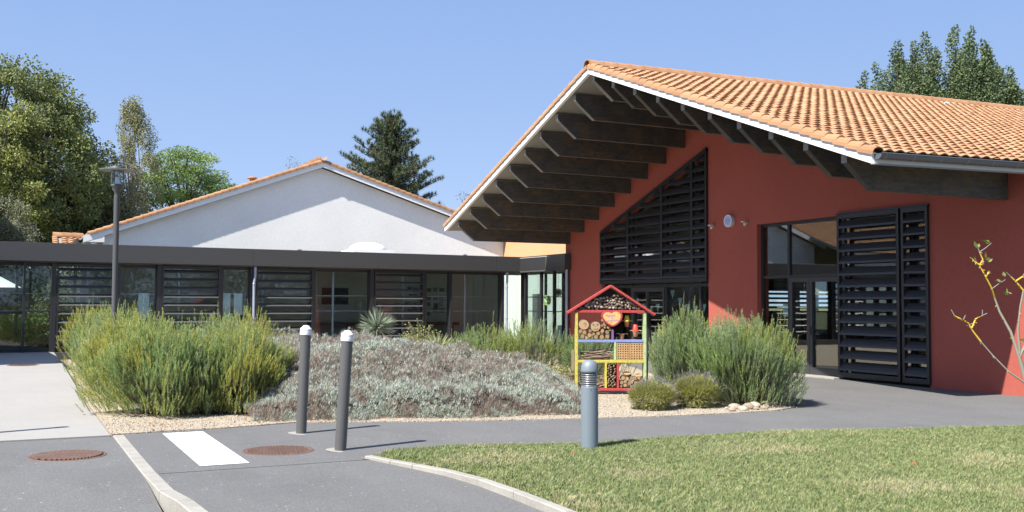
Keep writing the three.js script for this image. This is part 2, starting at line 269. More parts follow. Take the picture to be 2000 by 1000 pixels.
// ---------------------------------------------------------------- roof tiles
function profileGeo(pr, L, lift, lip) { // tile: profile [x,y] swept down the slope (z), raised at the lower end, with a lip
  const P = [], quad = (a, b, c, d) => { for (const v of [a, b, c, a, c, d]) P.push(...v); };
  for (let i = 0; i < pr.length - 1; i++) {
    const [x0, y0] = pr[i], [x1, y1] = pr[i + 1];
    quad([x0, y0, 0], [x0, y0 + lift, L], [x1, y1 + lift, L], [x1, y1, 0]);
    quad([x0, y0 + lift, L], [x0, y0 + lift - lip, L], [x1, y1 + lift - lip, L], [x1, y1 + lift, L]);
  }
  const g = new THREE.BufferGeometry(); g.setAttribute('position', new THREE.Float32BufferAttribute(P, 3)); g.computeVertexNormals();
  const p = g.attributes.position, uv = new Float32Array(p.count * 2); for (let i = 0; i < p.count; i++) { uv[i * 2] = p.getX(i) + p.getY(i); uv[i * 2 + 1] = p.getZ(i); }
  g.setAttribute('uv', new THREE.BufferAttribute(uv, 2)); return g;
}
const TILE_W = 0.25, TILE_E = 0.28;
const tileG = profileGeo([[0, 0.001], [0.03, 0.003], [0.065, 0.013], [0.1, 0.027], [0.135, 0.036], [0.17, 0.034], [0.205, 0.022], [0.235, 0.007], [0.252, 0.001]], 0.345, 0.042, 0.02);
const vergeG = profileGeo([[-0.085, -0.06], [-0.085, 0.0], [-0.07, 0.04], [-0.03, 0.066], [0.025, 0.072], [0.08, 0.062], [0.12, 0.035], [0.14, 0.002]], 0.345, 0.03, 0.02);
const vergeMirror = profileGeo([[-0.14, 0.002], [-0.12, 0.035], [-0.08, 0.062], [-0.025, 0.072], [0.03, 0.066], [0.07, 0.04], [0.085, 0.0], [0.085, -0.06]], 0.345, 0.03, 0.02);
const ridgeG = profileGeo([[-0.15, -0.09], [-0.135, -0.02], [-0.1, 0.05], [-0.045, 0.088], [0.045, 0.088], [0.1, 0.05], [0.135, -0.02], [0.15, -0.09]], 0.43, 0.02, 0.02);
function basis(xa, ya, za) { return new THREE.Matrix4().makeBasis(xa, ya, za); }
function slopeFrame(dirX, down) { const n = new THREE.Vector3().crossVectors(down, dirX).normalize(); return basis(dirX.clone().normalize(), n, down.clone().normalize()); }
function putTile(name, g, mt, frame, pos, parent) { const o = new THREE.Mesh(g, mt); o.name = name; o.castShadow = o.receiveShadow = true; o.quaternion.setFromRotationMatrix(frame); o.position.copy(pos); if (parent.off) o.position.sub(parent.off); parent.add(o); return o; }
function tileMass(list, parent, frame) { // list of positions -> one merged mesh
  const src = tileG, n = src.attributes.position.count, P = new Float32Array(list.length * n * 3), N = new Float32Array(P.length), C = new Float32Array(P.length), v = new THREE.Vector3();
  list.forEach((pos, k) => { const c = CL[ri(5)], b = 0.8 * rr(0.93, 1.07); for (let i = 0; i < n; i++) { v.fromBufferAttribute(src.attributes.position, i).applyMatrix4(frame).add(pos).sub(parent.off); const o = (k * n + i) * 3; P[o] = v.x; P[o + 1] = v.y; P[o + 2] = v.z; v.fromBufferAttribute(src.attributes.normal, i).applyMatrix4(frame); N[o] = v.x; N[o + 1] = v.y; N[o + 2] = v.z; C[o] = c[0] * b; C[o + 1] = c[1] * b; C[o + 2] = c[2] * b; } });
  const g = new THREE.BufferGeometry(); g.setAttribute('position', new THREE.BufferAttribute(P, 3)); g.setAttribute('normal', new THREE.BufferAttribute(N, 3)); g.setAttribute('color', new THREE.BufferAttribute(C, 3)); g.userData.keepUV = true;
  const o = new THREE.Mesh(g, m.clayMix); o.name = 'far_tiles'; o.castShadow = o.receiveShadow = true; o.userData.kind = 'stuff'; parent.add(o); return o;
}

// ---------------------------------------------------------------- louvre screens and glazing
function slatGeo(L, depth, th, tilt) { // aerofoil blade along x, tilted so that its outer edge hangs lower
  const a = depth / 2, pr = [[-a, 0], [-a * 0.6, th * 0.5], [a * 0.2, th * 0.5], [a, 0.004], [a, -0.004], [a * 0.2, -th * 0.5], [-a * 0.6, -th * 0.5]];
  const sh = new THREE.Shape(pr.map((p) => new THREE.Vector2(p[0], p[1]))), g = new THREE.ExtrudeGeometry(sh, { depth: L, bevelEnabled: false });
  g.translate(0, 0, -L / 2); g.rotateZ(tilt); g.rotateY(Math.PI / 2); g.deleteAttribute('uv'); g.setAttribute('uv', new THREE.BufferAttribute(new Float32Array(g.attributes.position.count * 2), 2)); return g;
}

// ---------------------------------------------------------------- red gabled building
const RX = 16.17, RO = 12.13, RD = 20.26, HALF = 8.7, SL = 0.368, TILTX = 0.02;
const rakeY = (D, x = RO) => 7.04 - SL * Math.abs(D - RD) + TILTX * (x - RO); // underside of the roof
{
  const B = thing('gabled_building', 'red rendered building with wide tiled gable roof and deep timber eaves', 'building', [RX, 0, RD]);
  // gable wall with its two openings
  const top = 0.02, wl = 28.48, wr = 11.85, wy = (D) => 7.02 - SL * Math.abs(D - RD) + TILTX * 4;
  const door = [[19.11, 0.0], [14.03, 0.0], [14.03, 3.575], [19.11, 3.55]], trap = [[26.26, 0.0], [21.0, 0.0], [21.0, 5.68], [26.26, 3.80]];
  const wall = prism('x', [[wl, -0.2], [26.26, -0.2], [26.26, 3.8], [21.0, 5.68], [21.0, -0.2], [19.11, -0.2], [19.11, 3.55], [14.03, 3.575], [14.03, -0.2], [wr, -0.2], [wr, wy(wr)], [RD, wy(RD)], [wl, wy(wl)]], RX, RX + 0.36);
  part('wall', wall, m.red, B);
  part('wall', [box(RX + 0.36, 23.6, -0.2, 4.0, wl - 0.36, wl), box(27.8, 34, -0.2, 4.0, wl - 0.36, wl), box(23.6, 27.8, -0.2, 1.3, wl - 0.36, wl), box(23.6, 27.8, 2.1, 4.0, wl - 0.36, wl)], m.red, B);
  part('wall', box(RX + 0.36, 34, -0.2, 4.0, wr, wr + 0.36), m.red, B);
  part('wall', box(33.64, 34, -0.2, 4.0, wr + 0.36, wl - 0.36), m.inWall, B);
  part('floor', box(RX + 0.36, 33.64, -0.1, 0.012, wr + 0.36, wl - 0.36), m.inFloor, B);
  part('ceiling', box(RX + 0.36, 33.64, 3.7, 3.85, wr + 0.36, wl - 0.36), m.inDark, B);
  part('door_sill', rbox(15.98, 16.3, -0.05, 0.035, 16.42, 19.1, 0.01), m.kerb, B, 'pale concrete door sill');
  // roof structure
  const roof = sub('roof', B), X1 = 34.6, up = (D, y0) => y0;
  for (const s of [-1, 1]) {
    const De = RD + s * HALF, Pb = [], y = (D, x, o) => rakeY(D, x) + o;
    const cs = (x, o0, o1) => [V(x, y(RD, x, o0), RD), V(x, y(De, x, o0), De), V(x, y(De, x, o1), De), V(x, y(RD, x, o1), RD)];
    const A = cs(RO + 0.05, 0.03, 0.17), C = cs(X1, 0.03, 0.17), quad = (a, b, c, d) => { for (const v of [a, b, c, a, c, d]) Pb.push(v.x, v.y, v.z); };
    for (let i = 0; i < 4; i++) quad(A[i], A[(i + 1) % 4], C[(i + 1) % 4], C[i]); quad(A[0], A[1], A[2], A[3]); quad(C[0], C[1], C[2], C[3]);
    const g = new THREE.BufferGeometry(); g.setAttribute('position', new THREE.Float32BufferAttribute(Pb, 3)); g.computeVertexNormals(); part('deck', g, m.soffit, roof, 'beige boarded soffit between the beams');
    // white verge board
    const bd = prism('x', [[RD, rakeY(RD)], [De, rakeY(De)], [De, rakeY(De) + 0.185], [RD, rakeY(RD) + 0.185]], RO - 0.03, RO + 0.05); part('verge_board', bd, m.board, roof, 'white verge board');
    // purlins with raked ends
    for (let k = s > 0 ? 1 : 0; k <= 9; k++) {
      const D = RD + s * k * 0.885, t = 0.058, yt = rakeY(D) + 0.012 - 0.058 * SL, yb = rakeY(D) - 0.585;
      const g2 = prism('d', [[RO + 0.12, yt], [RO + 0.12, yt - 0.15], [RO + 0.66, yb], [RX + 0.1, yb + 0.005], [RX + 0.1, yt + 0.07]], D - t, D + t, [], 0.006);
      const pu = part('purlin', g2, m.wood, roof);
      part('end_cap', prism('d', s > 0 || k === 0 ? [[RO + 0.108, yt - 0.005], [RO + 0.108, yt - 0.153], [RO + 0.652, yb - 0.006], [RO + 0.672, yb - 0.006], [RO + 0.12, yt - 0.15], [RO + 0.12, yt - 0.005]] : [[RO + 0.108, yt - 0.005], [RO + 0.108, yt - 0.153], [RO + 0.12, yt - 0.15], [RO + 0.12, yt - 0.005]], D - t - 0.002, D + t + 0.002), m.endwood, roof, 'weathered grey raked beam end');
    }
  }
  // tiles: right-hand slope in full, verges of both slopes, ridge
  const dx = new THREE.Vector3(1, TILTX, 0).normalize(), dnR = new THREE.Vector3(0, -SL, 1).normalize(), dnL = new THREE.Vector3(0, -SL, -1).normalize();
  const fr = slopeFrame(dx, dnR), fl = slopeFrame(dx.clone().negate(), dnL), nR = 33, items = [], at = (x, s, frame, dn) => V(x, rakeY(RD, x) + 0.185, RD).addScaledVector(dn, s);
  for (let j = 0; j < nR; j++) for (let i = 0; i < 72; i++) {
    const x = RO + 0.13 + i * TILE_W, s = j * TILE_E + 0.02, p = at(x + rr(-0.004, 0.004), s + rr(-0.006, 0.006), fr, dnR); p.y += rr(-0.003, 0.004);
    const view = p.distanceTo(camera.position); items.push({ p, d: view / (x < 22 ? 1 : 0.7) });
  }
  items.sort((a, b) => a.d - b.d);
  items.slice(0, 234).forEach(({ p }) => putTile('tile', tileG, m.clay[ri(5)], fr, p, roof));
  tileMass(items.slice(234).map((i) => i.p), roof, fr);
  for (let j = 0; j < nR; j++) { putTile('verge_tile', vergeG, m.clay[ri(5)], fr, at(RO + 0.02, j * TILE_E + 0.02, fr, dnR), roof); putTile('verge_tile', vergeMirror, m.clay[ri(5)], fl, at(RO + 0.02, j * TILE_E + 0.02, fl, dnL), roof); }
  { // left slope: never seen from the front, so plain rows of tiles joined together
    const L = []; for (let j = 0; j < nR; j++) for (let i = 0; i < 24; i++) L.push(at(RO + 0.38 + i * TILE_W, j * TILE_E + 0.02, fl, dnL)); tileMass(L, roof, fl);
  }
  const rfr = slopeFrame(new THREE.Vector3(0, 0, 1), dx.clone().negate()); // ridge tiles run along x, lapped towards the gable
  for (let i = 0; i < 48; i++) { const x = RO + 0.36 + i * 0.38; putTile('ridge_tile', ridgeG, m.clay[[1, 3, 4, 4, 0][ri(5)]], rfr, V(x, rakeY(RD, x) + 0.225, RD), roof); }
  for (const [x, s] of [[16.1, 1.1], [22.8, 1.15]]) { const p = at(x, s, fr, dnR); p.y += 0.1; part('roof_hook', tube([p.clone(), p.clone().add(new THREE.Vector3(0.03, 0.03, 0.03)), p.clone().add(new THREE.Vector3(0.07, 0.0, 0.12))], 0.008, 5), m.steel, roof); }
  // gutter on the right eave
  const gy = (x) => rakeY(RD - HALF, x), gd = RD - HALF - 0.08;
  { const sh = new THREE.Shape(); sh.absarc(0, 0, 0.085, Math.PI, 2 * Math.PI, false); sh.absarc(0, 0, 0.078, 2 * Math.PI, Math.PI, true);
    const g = new THREE.ExtrudeGeometry(sh, { depth: X1 - RO - 0.02, bevelEnabled: false, curveSegments: 12 }); const mt = new THREE.Matrix4().set(0, -TILTX, 1, RO + 0.02, 0, 1, TILTX, gy(RO) + 0.15, 1, 0, 0, -gd, 0, 0, 0, 1); g.applyMatrix4(mt); unwind(g); const gut = part('gutter', g, m.zinc, roof);
    const cap = new THREE.Shape(); cap.absarc(0, 0, 0.086, Math.PI, 2 * Math.PI, false); const cg = new THREE.ExtrudeGeometry(cap, { depth: 0.012, bevelEnabled: false, curveSegments: 12 }); cg.applyMatrix4(new THREE.Matrix4().set(0, 0, 1, RO + 0.005, 0, 1, 0, gy(RO) + 0.15, 1, 0, 0, -gd, 0, 0, 0, 1)); unwind(cg); part('gutter_end', cg, m.zinc, roof);
    const bead = tube([V(RO, gy(RO) + 0.152, gd - 0.086), V(X1, gy(X1) + 0.152, gd - 0.086)], 0.012, 6, 1); part('gutter_bead', bead, m.zinc, roof);
    for (let i = 0; i < 26; i++) { const x = RO + 0.12 + i * 0.62, b = new THREE.TorusGeometry(0.087, 0.005, 4, 12, Math.PI); b.rotateZ(Math.PI); b.rotateY(Math.PI / 2); b.translate(x, gy(x) + 0.15, -gd); part('gutter_bracket', b, m.steel, roof); }
    part('eave_board', prism('d', [[RO, gy(RO) - 0.0], [X1, gy(X1) - 0.0], [X1, gy(X1) + 0.17], [RO, gy(RO) + 0.17]], RD - HALF - 0.01, RD - HALF + 0.03), m.board, roof, 'white eave board behind the gutter');
    part('eave_soffit', prism('d', [[RO - 0.02, gy(RO) - 0.012], [X1, gy(X1) - 0.012], [X1, gy(X1) + 0.004], [RO - 0.02, gy(RO) + 0.004]], RD - HALF - 0.05, RD - HALF + 0.035), m.soffit, roof);
  }
  // frames: a bar in the facade plane
  const bar = (d0, d1, y0, y1, x0, x1) => box(x0, x1, y0, y1, d0, d1);
  // ---- entrance: glazing set back, doors, transom lights
  const gx = RX + 0.16, fx0 = gx - 0.03, fx1 = gx + 0.05, G = sub('entrance_glazing', B);
  for (const [n, g] of [['jamb', bar(19.05, 19.11, 0.02, 3.55, fx0, fx1)], ['mullion', bar(18.12, 18.19, 0.02, 3.5, fx0, fx1)], ['mullion', bar(16.38, 16.46, 0.02, 3.5, fx0, fx1)], ['mullion', bar(14.9, 14.97, 0.02, 3.5, fx0, fx1)], ['jamb', bar(14.03, 14.1, 0.02, 3.5, fx0, fx1)], ['head', bar(14.03, 19.05, 3.48, 3.56, fx0 - 0.004, fx1)], ['transom', bar(14.1, 19.05, 2.235, 2.3, fx0 - 0.006, fx1)], ['transom', bar(14.1, 16.38, 1.1, 1.16, fx0 - 0.003, fx1)], ['sill', bar(14.1, 16.38, 0.02, 0.1, fx0, fx1)], ['sill', bar(18.19, 19.05, 0.02, 0.1, fx0, fx1)]]) part(n, g, m.frame, G);
  for (const [d0, d1, y0, y1] of [[18.19, 19.05, 2.3, 3.48], [16.46, 18.12, 2.3, 3.48], [18.19, 19.05, 0.1, 2.235], [14.97, 16.38, 2.3, 3.48], [14.1, 14.9, 2.3, 3.48], [14.97, 16.38, 1.16, 2.235], [14.1, 14.9, 1.16, 2.235], [14.97, 16.38, 0.1, 1.1], [14.1, 14.9, 0.1, 1.1]]) part('pane', bar(d0, d1, y0, y1, gx + 0.005, gx + 0.017), m.glassR, G);
  const leaf = (d0, d1, handle) => {
    const L = sub('door', B), w = 0.085;
    part('door_frame', [bar(d0, d0 + w, 0.04, 2.23, fx0 - 0.02, fx1 - 0.01), bar(d1 - w, d1, 0.04, 2.23, fx0 - 0.02, fx1 - 0.01), bar(d0 + w, d1 - w, 0.04, 0.2, fx0 - 0.02, fx1 - 0.01), bar(d0 + w, d1 - w, 2.13, 2.23, fx0 - 0.02, fx1 - 0.01)], m.slat, L);
    part('pane', bar(d0 + w, d1 - w, 0.2, 2.13, gx, gx + 0.012), m.glassR, L);
    if (handle) part('handle', [box(fx0 - 0.07, fx0 - 0.02, 1.03, 1.05, handle - 0.01, handle + 0.01), box(fx0 - 0.075, fx0 - 0.06, 1.03, 1.05, handle - 0.14, handle + 0.01), box(fx0 - 0.03, fx0 - 0.019, 0.92, 1.12, handle - 0.02, handle + 0.02)], m.dark, L);
  };
  leaf(17.47, 18.11); leaf(16.47, 17.46, 17.42);
  // ---- sliding louvre screen in front of the right half, in two leaves
  const screen = (d0, d1, y0, y1, n, xo) => {
    const S = sub('louvre_screen', B), w = 0.06;
    for (const g of [bar(d0, d0 + w, y0, y1, xo, xo + 0.09), bar(d1 - w, d1, y0, y1, xo, xo + 0.09), bar(d0 + w, d1 - w, y0, y0 + 0.1, xo + 0.002, xo + 0.088), bar(d0 + w, d1 - w, y1 - 0.09, y1, xo + 0.002, xo + 0.088)]) part('frame_bar', g, m.frame, S);
    const L = d1 - d0 - 2 * w, gg = slatGeo(L, 0.205, 0.036, 1.0);
    for (let i = 0; i < n; i++) { const o = new THREE.Mesh(gg, m.slat); o.name = 'slat'; o.castShadow = o.receiveShadow = true; o.rotation.y = 0; const y = y0 + 0.1 + (i + 0.5) * (y1 - y0 - 0.19) / n; o.position.set(xo + 0.045, y, -(d0 + d1) / 2).sub(B.off); o.rotation.y = -Math.PI / 2; S.add(o); }
    return S;
  };
  screen(14.72, 16.42, 0.06, 3.57, 13, RX - 0.06); screen(14.0, 14.66, 0.06, 3.57, 13, RX - 0.06);
  part('screen_rail', [bar(13.98, 16.44, 3.575, 3.605, RX - 0.065, RX - 0.005)], m.frame, B);
  // ---- tall window with the sloping louvre screen
  const ly = (D) => 5.68 - (D - 21.0) * (5.68 - 3.80) / 5.26, S = sub('louvre_screen', B), xo = RX - 0.07, by = 2.2;
  const posts = [21.0, 21.64, 23.02, 24.72, 26.26];
  posts.forEach((D, i) => { const w = i === 0 || i === 4 ? 0.07 : 0.1, d0 = i === 0 ? D : i === 4 ? D - w : D - w / 2; part('frame_bar', prism('x', [[d0, by], [d0 + w, by], [d0 + w, ly(d0 + w)], [d0, ly(d0)]], xo, xo + 0.09), m.frame, S); });
  part('frame_bar', bar(21.07, 26.19, by, by + 0.1, xo + 0.003, xo + 0.086), m.frame, S);
  part('frame_bar', prism('x', [[21.0, ly(21) - 0.1], [26.26, ly(26.26) - 0.1], [26.26, ly(26.26)], [21.0, ly(21)]], xo - 0.004, xo + 0.095), m.frame, S);
  for (let i = 0; i < 4; i++) {
    const d0 = posts[i] + (i ? 0.05 : 0.07), d1 = posts[i + 1] - (i === 3 ? 0.07 : 0.05);
    for (let k = 0; k < 14; k++) {
      const y = by + 0.2 + k * 0.252; let e = d1; if (y + 0.16 > ly(d1)) e = Math.min(d1, 21 + (5.68 - 0.16 - y) / ((5.68 - 3.8) / 5.26)); if (e - d0 < 0.15) continue;
      const o = new THREE.Mesh(slatGeo(e - d0, 0.2, 0.036, 1.0), m.slat); o.name = 'slat'; o.castShadow = o.receiveShadow = true; o.position.set(xo + 0.045, y, -(d0 + e) / 2).sub(B.off); o.rotation.y = -Math.PI / 2; S.add(o);
    }
  }
  const W = sub('tall_window', B);
  for (const g of [bar(26.19, 26.26, 0.02, 3.75, fx0, fx1), bar(21.0, 21.07, 0.02, 5.6, fx0, fx1), bar(24.76, 24.84, 0.02, 4.2, fx0, fx1), bar(23.05, 23.13, 0.02, 4.8, fx0, fx1), bar(21.5, 21.58, 0.02, 5.4, fx0, fx1), bar(21.07, 26.19, 2.08, 2.16, fx0 - 0.004, fx1), bar(21.07, 26.19, 0.02, 0.1, fx0 - 0.004, fx1)]) part('frame_bar', g, m.frame, W);
  for (const g of [bar(23.96, 24.02, 0.1, 2.08, fx0 - 0.02, fx1), bar(23.13, 24.76, 1.96, 2.075, fx0 - 0.022, fx1), bar(23.135, 23.22, 0.1, 1.96, fx0 - 0.02, fx1), bar(24.67, 24.755, 0.1, 1.96, fx0 - 0.02, fx1)]) part('door_bar', g, m.slat, W);
  part('pane', prism('x', [[21.07, 0.1], [26.19, 0.1], [26.19, 3.72], [21.07, 5.55]], gx + 0.012, gx + 0.024), m.glassR, W);
  // louvred window in the far side wall, letting daylight through
  const RW = sub('side_window', B); for (let i = 0; i < 5; i++) part('slat', box(23.6, 27.8, 1.3 + i * 0.165, 1.38 + i * 0.165, wl - 0.06, wl + 0.03), m.slat, RW);
  for (const x of [24.1, 25.6, 26.5, 27.4]) part('mullion', box(x, x + 0.32, 1.3, 2.1, wl - 0.2, wl - 0.07), m.dark, RW);
}
// wall fittings
{
  const c = document.createElement('canvas'); c.width = c.height = 128; const x = c.getContext('2d'); x.fillStyle = '#b9c3e6'; x.fillRect(0, 0, 128, 128); x.strokeStyle = '#e8ecfa'; x.lineWidth = 9; x.beginPath(); x.arc(64, 64, 59, 0, 7); x.stroke(); x.fillStyle = '#7f8fc4'; x.fillRect(28, 42, 72, 9); x.fillRect(22, 62, 84, 9); x.fillRect(34, 84, 60, 6);
  const t = new THREE.CanvasTexture(c); t.colorSpace = THREE.SRGBColorSpace;
  const o = thing('round_wall_sign', 'round pale blue plaque on the red wall between two small spotlights', 'sign', [RX, 3.7, 20.09], -Math.PI / 2);
  const rim = new THREE.CylinderGeometry(0.155, 0.155, 0.1, 28, 1, true); rim.rotateX(Math.PI / 2); rim.translate(0, 0, 0.05); part('rim', rim, M([0.6, 0.62, 0.66], 0.5), o);
  const f = new THREE.CircleGeometry(0.155, 28); f.translate(0, 0, 0.1); f.userData.keepUV = true; part('face', f, M([1, 1, 1], 0.5, { map: t }), o);
  for (const [D, l] of [[20.78, 'small white bracket spotlight on the red wall, left of the round plaque'], [19.47, 'small white bracket spotlight on the red wall, right of the round plaque']]) {
    const s = thing('spotlight', l, 'spotlight', [RX, 3.6, D], -Math.PI / 2, 'small spotlights on the red wall');
    part('bracket', [rbox(-0.05, 0.05, 0.02, 0.05, -0.16, 0, 0.006), rbox(-0.05, 0.05, -0.03, 0.05, -0.03, 0, 0.006)], M([0.6, 0.58, 0.54], 0.5), s);
    const h = new THREE.CylinderGeometry(0.045, 0.04, 0.06, 14); h.translate(0, -0.03, 0.06); part('lamp_head', h, M([0.62, 0.6, 0.55], 0.4), s);
  }
}
{ const n = thing('notice', 'white paper notice taped inside the glass left of the entrance doors', 'notice', [RX + 0.2, 1.5, 18.3]); part('sheet', box(RX + 0.19, RX + 0.194, 1.33, 1.63, 18.22, 18.42), M([0.6, 0.68, 0.72], 0.8), n); for (let i = 0; i < 4; i++) part('print', box(RX + 0.1885, RX + 0.1895, 1.56 - i * 0.055, 1.575 - i * 0.055, 18.25, 18.39), M([0.3, 0.4, 0.5], 0.8), n); }
{ // bunting behind the tall window
  const b = thing('bunting', 'string of pale paper pennants hanging behind the tall window', 'bunting', [RX + 0.55, 1.7, 23.3]);
  const pts = [], mt = [M([0.55, 0.72, 0.72], 0.8), M([0.7, 0.72, 0.7], 0.8), M([0.45, 0.66, 0.7], 0.8)]; for (let i = 0; i <= 12; i++) { const u = i / 12; pts.push(V(RX + 0.55, 2.0 - 0.45 * Math.sin(Math.PI * ((u * 2) % 1)), mix(21.2, 25.5, u))); }
  part('string', tube(pts, 0.006, 4), m.frame, b);
  pts.forEach((p, i) => { if (i % 12) { const D = -p.z; part('pennant', prism('x', [[D - 0.1, p.y], [D + 0.1, p.y], [D, p.y - 0.24]], RX + 0.545, RX + 0.55), mt[i % 3], b); } });
}

// ---------------------------------------------------------------- glazed corridor (own axes: x along it, 0 at the inner corner; D from the fascia inwards)
{
  const C = thing('glazed_corridor', 'low flat-roofed glass corridor with dark fascia and louvre screens', 'building', [15.92, 0, 31.14], 0.0488);
  const F0 = 2.71, F1 = 3.22, FL = 0.2;
  part('roof', prism('y', [[-17.4, 0.06], [-0.06, 0.06], [-0.1, -2.95], [1.9, -2.75], [1.9, 3.3], [-25, 3.3], [-25, -5.34], [-17.46, -5.34]], F0 + 0.03, F1 - 0.06), m.dark, C);
  part('roof_covering', prism('y', [[-17.4, 0.07], [-0.07, 0.07], [-0.11, -2.94], [1.9, -2.74], [1.9, 3.3], [-25, 3.3], [-25, -5.33], [-17.45, -5.33]], F1 - 0.058, F1 - 0.04), M([0.42, 0.41, 0.39], 0.95), C, 'pale gravelled flat roof');
  const seams = [-17.4, -13.35, -9.36, -5.3, -1.0]; // fascia sheets
  for (let i = 0; i < 4; i++) part('fascia_panel', rbox(seams[i] + 0.003, seams[i + 1] - 0.003, F0, F1, 0, 0.05, 0.006), m.fascia, C);
  part('fascia_panel', prism('y', [[-0.997, 0], [0, 0], [0.05, 0.05], [-0.997, 0.05]], F0, F1), m.fascia, C);
  part('fascia_panel', prism('y', [[0.0, -0.002], [-0.148, -3.036], [-0.098, -3.036], [0.05, 0.048]], F0, F1), m.fascia, C);
  part('fascia_panel', prism('y', [[-0.145, -3.04], [0.2, -3.045], [0.2, -2.99], [-0.145, -2.985]], F0 + 0.002, F1 - 0.002), m.fascia, C);
  part('fascia_panel', [box(-17.4, -17.35, F0, F1, -5.4, -0.005), box(-25, -17.4, F0, F1, -5.4, -5.35)], m.fascia, C);
  for (const x of [-13.9, -7.95, -2.2]) part('roof_anchor', rbox(x, x + 0.12, F1, F1 + 0.04, 0.1, 0.2, 0.01), m.steel, C);
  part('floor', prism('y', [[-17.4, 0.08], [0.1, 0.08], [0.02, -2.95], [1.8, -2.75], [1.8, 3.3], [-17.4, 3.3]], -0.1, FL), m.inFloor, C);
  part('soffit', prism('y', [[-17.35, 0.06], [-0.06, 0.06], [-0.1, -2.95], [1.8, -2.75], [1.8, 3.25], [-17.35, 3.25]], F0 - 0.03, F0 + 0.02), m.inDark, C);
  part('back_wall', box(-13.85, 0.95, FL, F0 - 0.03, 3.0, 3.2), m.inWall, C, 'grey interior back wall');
  part('wing_wall', [box(-25, -17.55, 0, F0, -5.2, 0.1)], m.white, C);
  const H0 = FL, H1 = F0 - 0.03, gd = 0.44;
  const post = (x, w = 0.07, d0 = 0.22, d1 = 0.5, n = 'post') => part(n, box(x - w / 2, x + w / 2, H0, H1, d0, d1), m.frame, C);
  for (const [x, w] of [[-17.3, 0.1], [-16.3, 0.07], [-15.57, 0.06], [-14.83, 0.13], [-13.16, 0.14], [-12.02, 0.13], [-10.24, 0.1], [-9.31, 0.12], [-7.36, 0.09], [-5.44, 0.12], [-3.56, 0.1], [-2.6, 0.06], [-0.62, 0.1]]) post(x, w);
  part('head_rail', box(-17.3, -0.57, H1 - 0.09, H1 + 0.005, 0.4, 0.49), m.frame, C);
  part('sill_rail', box(-17.3, -0.57, H0 - 0.02, H0 + 0.12, 0.4, 0.49), m.frame, C);
  const edges = [-17.25, -16.34, -15.6, -14.9, -13.23, -12.09, -10.29, -9.37, -7.4, -5.5, -3.61, -2.63, -0.67];
  for (let i = 0; i < edges.length - 1; i++) part('pane', box(edges[i] + 0.07, edges[i + 1], H0 + 0.12, H1 - 0.09, gd, gd + 0.012), m.glass, C);
  for (const y of [1.83, 1.34]) part('handrail', tube([V(-17.2, y, 0.66), V(-9, y, 0.66), V(-0.7, y, 0.66)], 0.016, 6), m.pipe, C);
  for (const x of [-16.4, -13.9, -11.4, -8.9, -6.62, -4.2, -1.9]) part('inner_post', tube([V(x, H0, 0.62), V(x, H1, 0.62)], 0.04, 8, 1), m.pipe, C);
  // entrance door in the left bay
  part('door_rail', box(-16.3, -15.6, 1.26, 1.32, 0.41, 0.49), m.frame, C);
  // louvre screens
  for (const [a, b] of [[-14.75, -13.24], [-11.95, -10.28], [-9.2, -7.41], [-5.36, -3.62]]) {
    const S = sub('louvre_screen', C), y0 = 0.42, y1 = H1 - 0.02, n = 9; S.off = null;
    for (const g of [box(a, a + 0.05, y0, y1, 0.2, 0.32), box(b - 0.05, b, y0, y1, 0.2, 0.32), box(a + 0.05, b - 0.05, y1 - 0.06, y1, 0.202, 0.318), box(a + 0.05, b - 0.05, y0, y0 + 0.05, 0.202, 0.318)]) part('frame_bar', g, m.frame, S);
    const gg = slatGeo(b - a - 0.1, 0.2, 0.03, 0.42);
    for (let i = 0; i < n; i++) { const o = new THREE.Mesh(gg, m.slatGrey ??= M([0.10, 0.097, 0.098], 0.4, { metalness: 0.1 })); o.name = 'slat'; o.castShadow = o.receiveShadow = true; o.position.set((a + b) / 2, y0 + 0.14 + i * 0.243, -0.27); S.add(o); }
  }
  // downpipes
  const pipe = (x, D, off) => { const P = sub('downpipe', C); P.off = null; part('pipe', tube([V(x, F0, D), V(x, 2.4, D), V(x - off, 2.22, D - 0.01), V(x - off, 1.9, D - 0.01), V(x - off, 0.1, D - 0.01)], 0.042, 10, 24), m.pipe, P); for (const y of [2.16, 1.1]) part('clip', lathe([[0.043, y - 0.012], [0.062, y - 0.012], [0.062, y + 0.012], [0.043, y + 0.012]], 12, x - off, 0, D - 0.01), m.steel, P); };
  pipe(-9.26, 0.13, 0.03); pipe(-0.5, 0.13, 0.02);
  { const P = sub('downpipe', C); P.off = null; part('pipe', tube([V(0.0, F0, -2.93), V(0.0, 1.2, -2.93), V(0.0, 0, -2.93)], 0.05, 10, 4), m.pipe, P); part('clip', lathe([[0.05, 1.1], [0.068, 1.1], [0.068, 1.13], [0.05, 1.13]], 12, 0, 0, -2.93), m.steel, P); }
  // link back to the red building
  for (const D of [0.2, -0.05, -1.2, -2.1, -2.9]) part('post', box(0.12 + D * 0.045, 0.22 + D * 0.045, H0, H1, D, D + 0.08), m.frame, C);
  for (const D of [2.6, 1.2, 0.0, -1.2, -2.5]) part('post', box(1.7, 1.78, H0, H1, D, D + 0.08), m.frame, C);
  part('pane', prism('y', [[0.16, 0.15], [0.03, -2.88], [0.042, -2.88], [0.172, 0.15]], H0 + 0.1, H1), m.glass, C);
  part('pane', box(-0.57, 0.16, H0 + 0.1, H1, gd, gd + 0.012), m.glass, C);
  part('pane', box(1.74, 1.752, H0 + 0.1, H1, -2.7, 2.9), m.glass, C);
  for (const y of [1.83, 1.34]) part('handrail', tube([V(0.4, y, 0.3), V(0.25, y, -2.8)], 0.016, 6, 1), m.frame, C);
  // glazed back of the entrance end
  for (const x of [-17.2, -15.6, -14.0]) post(x, 0.08, 3.02, 3.12);
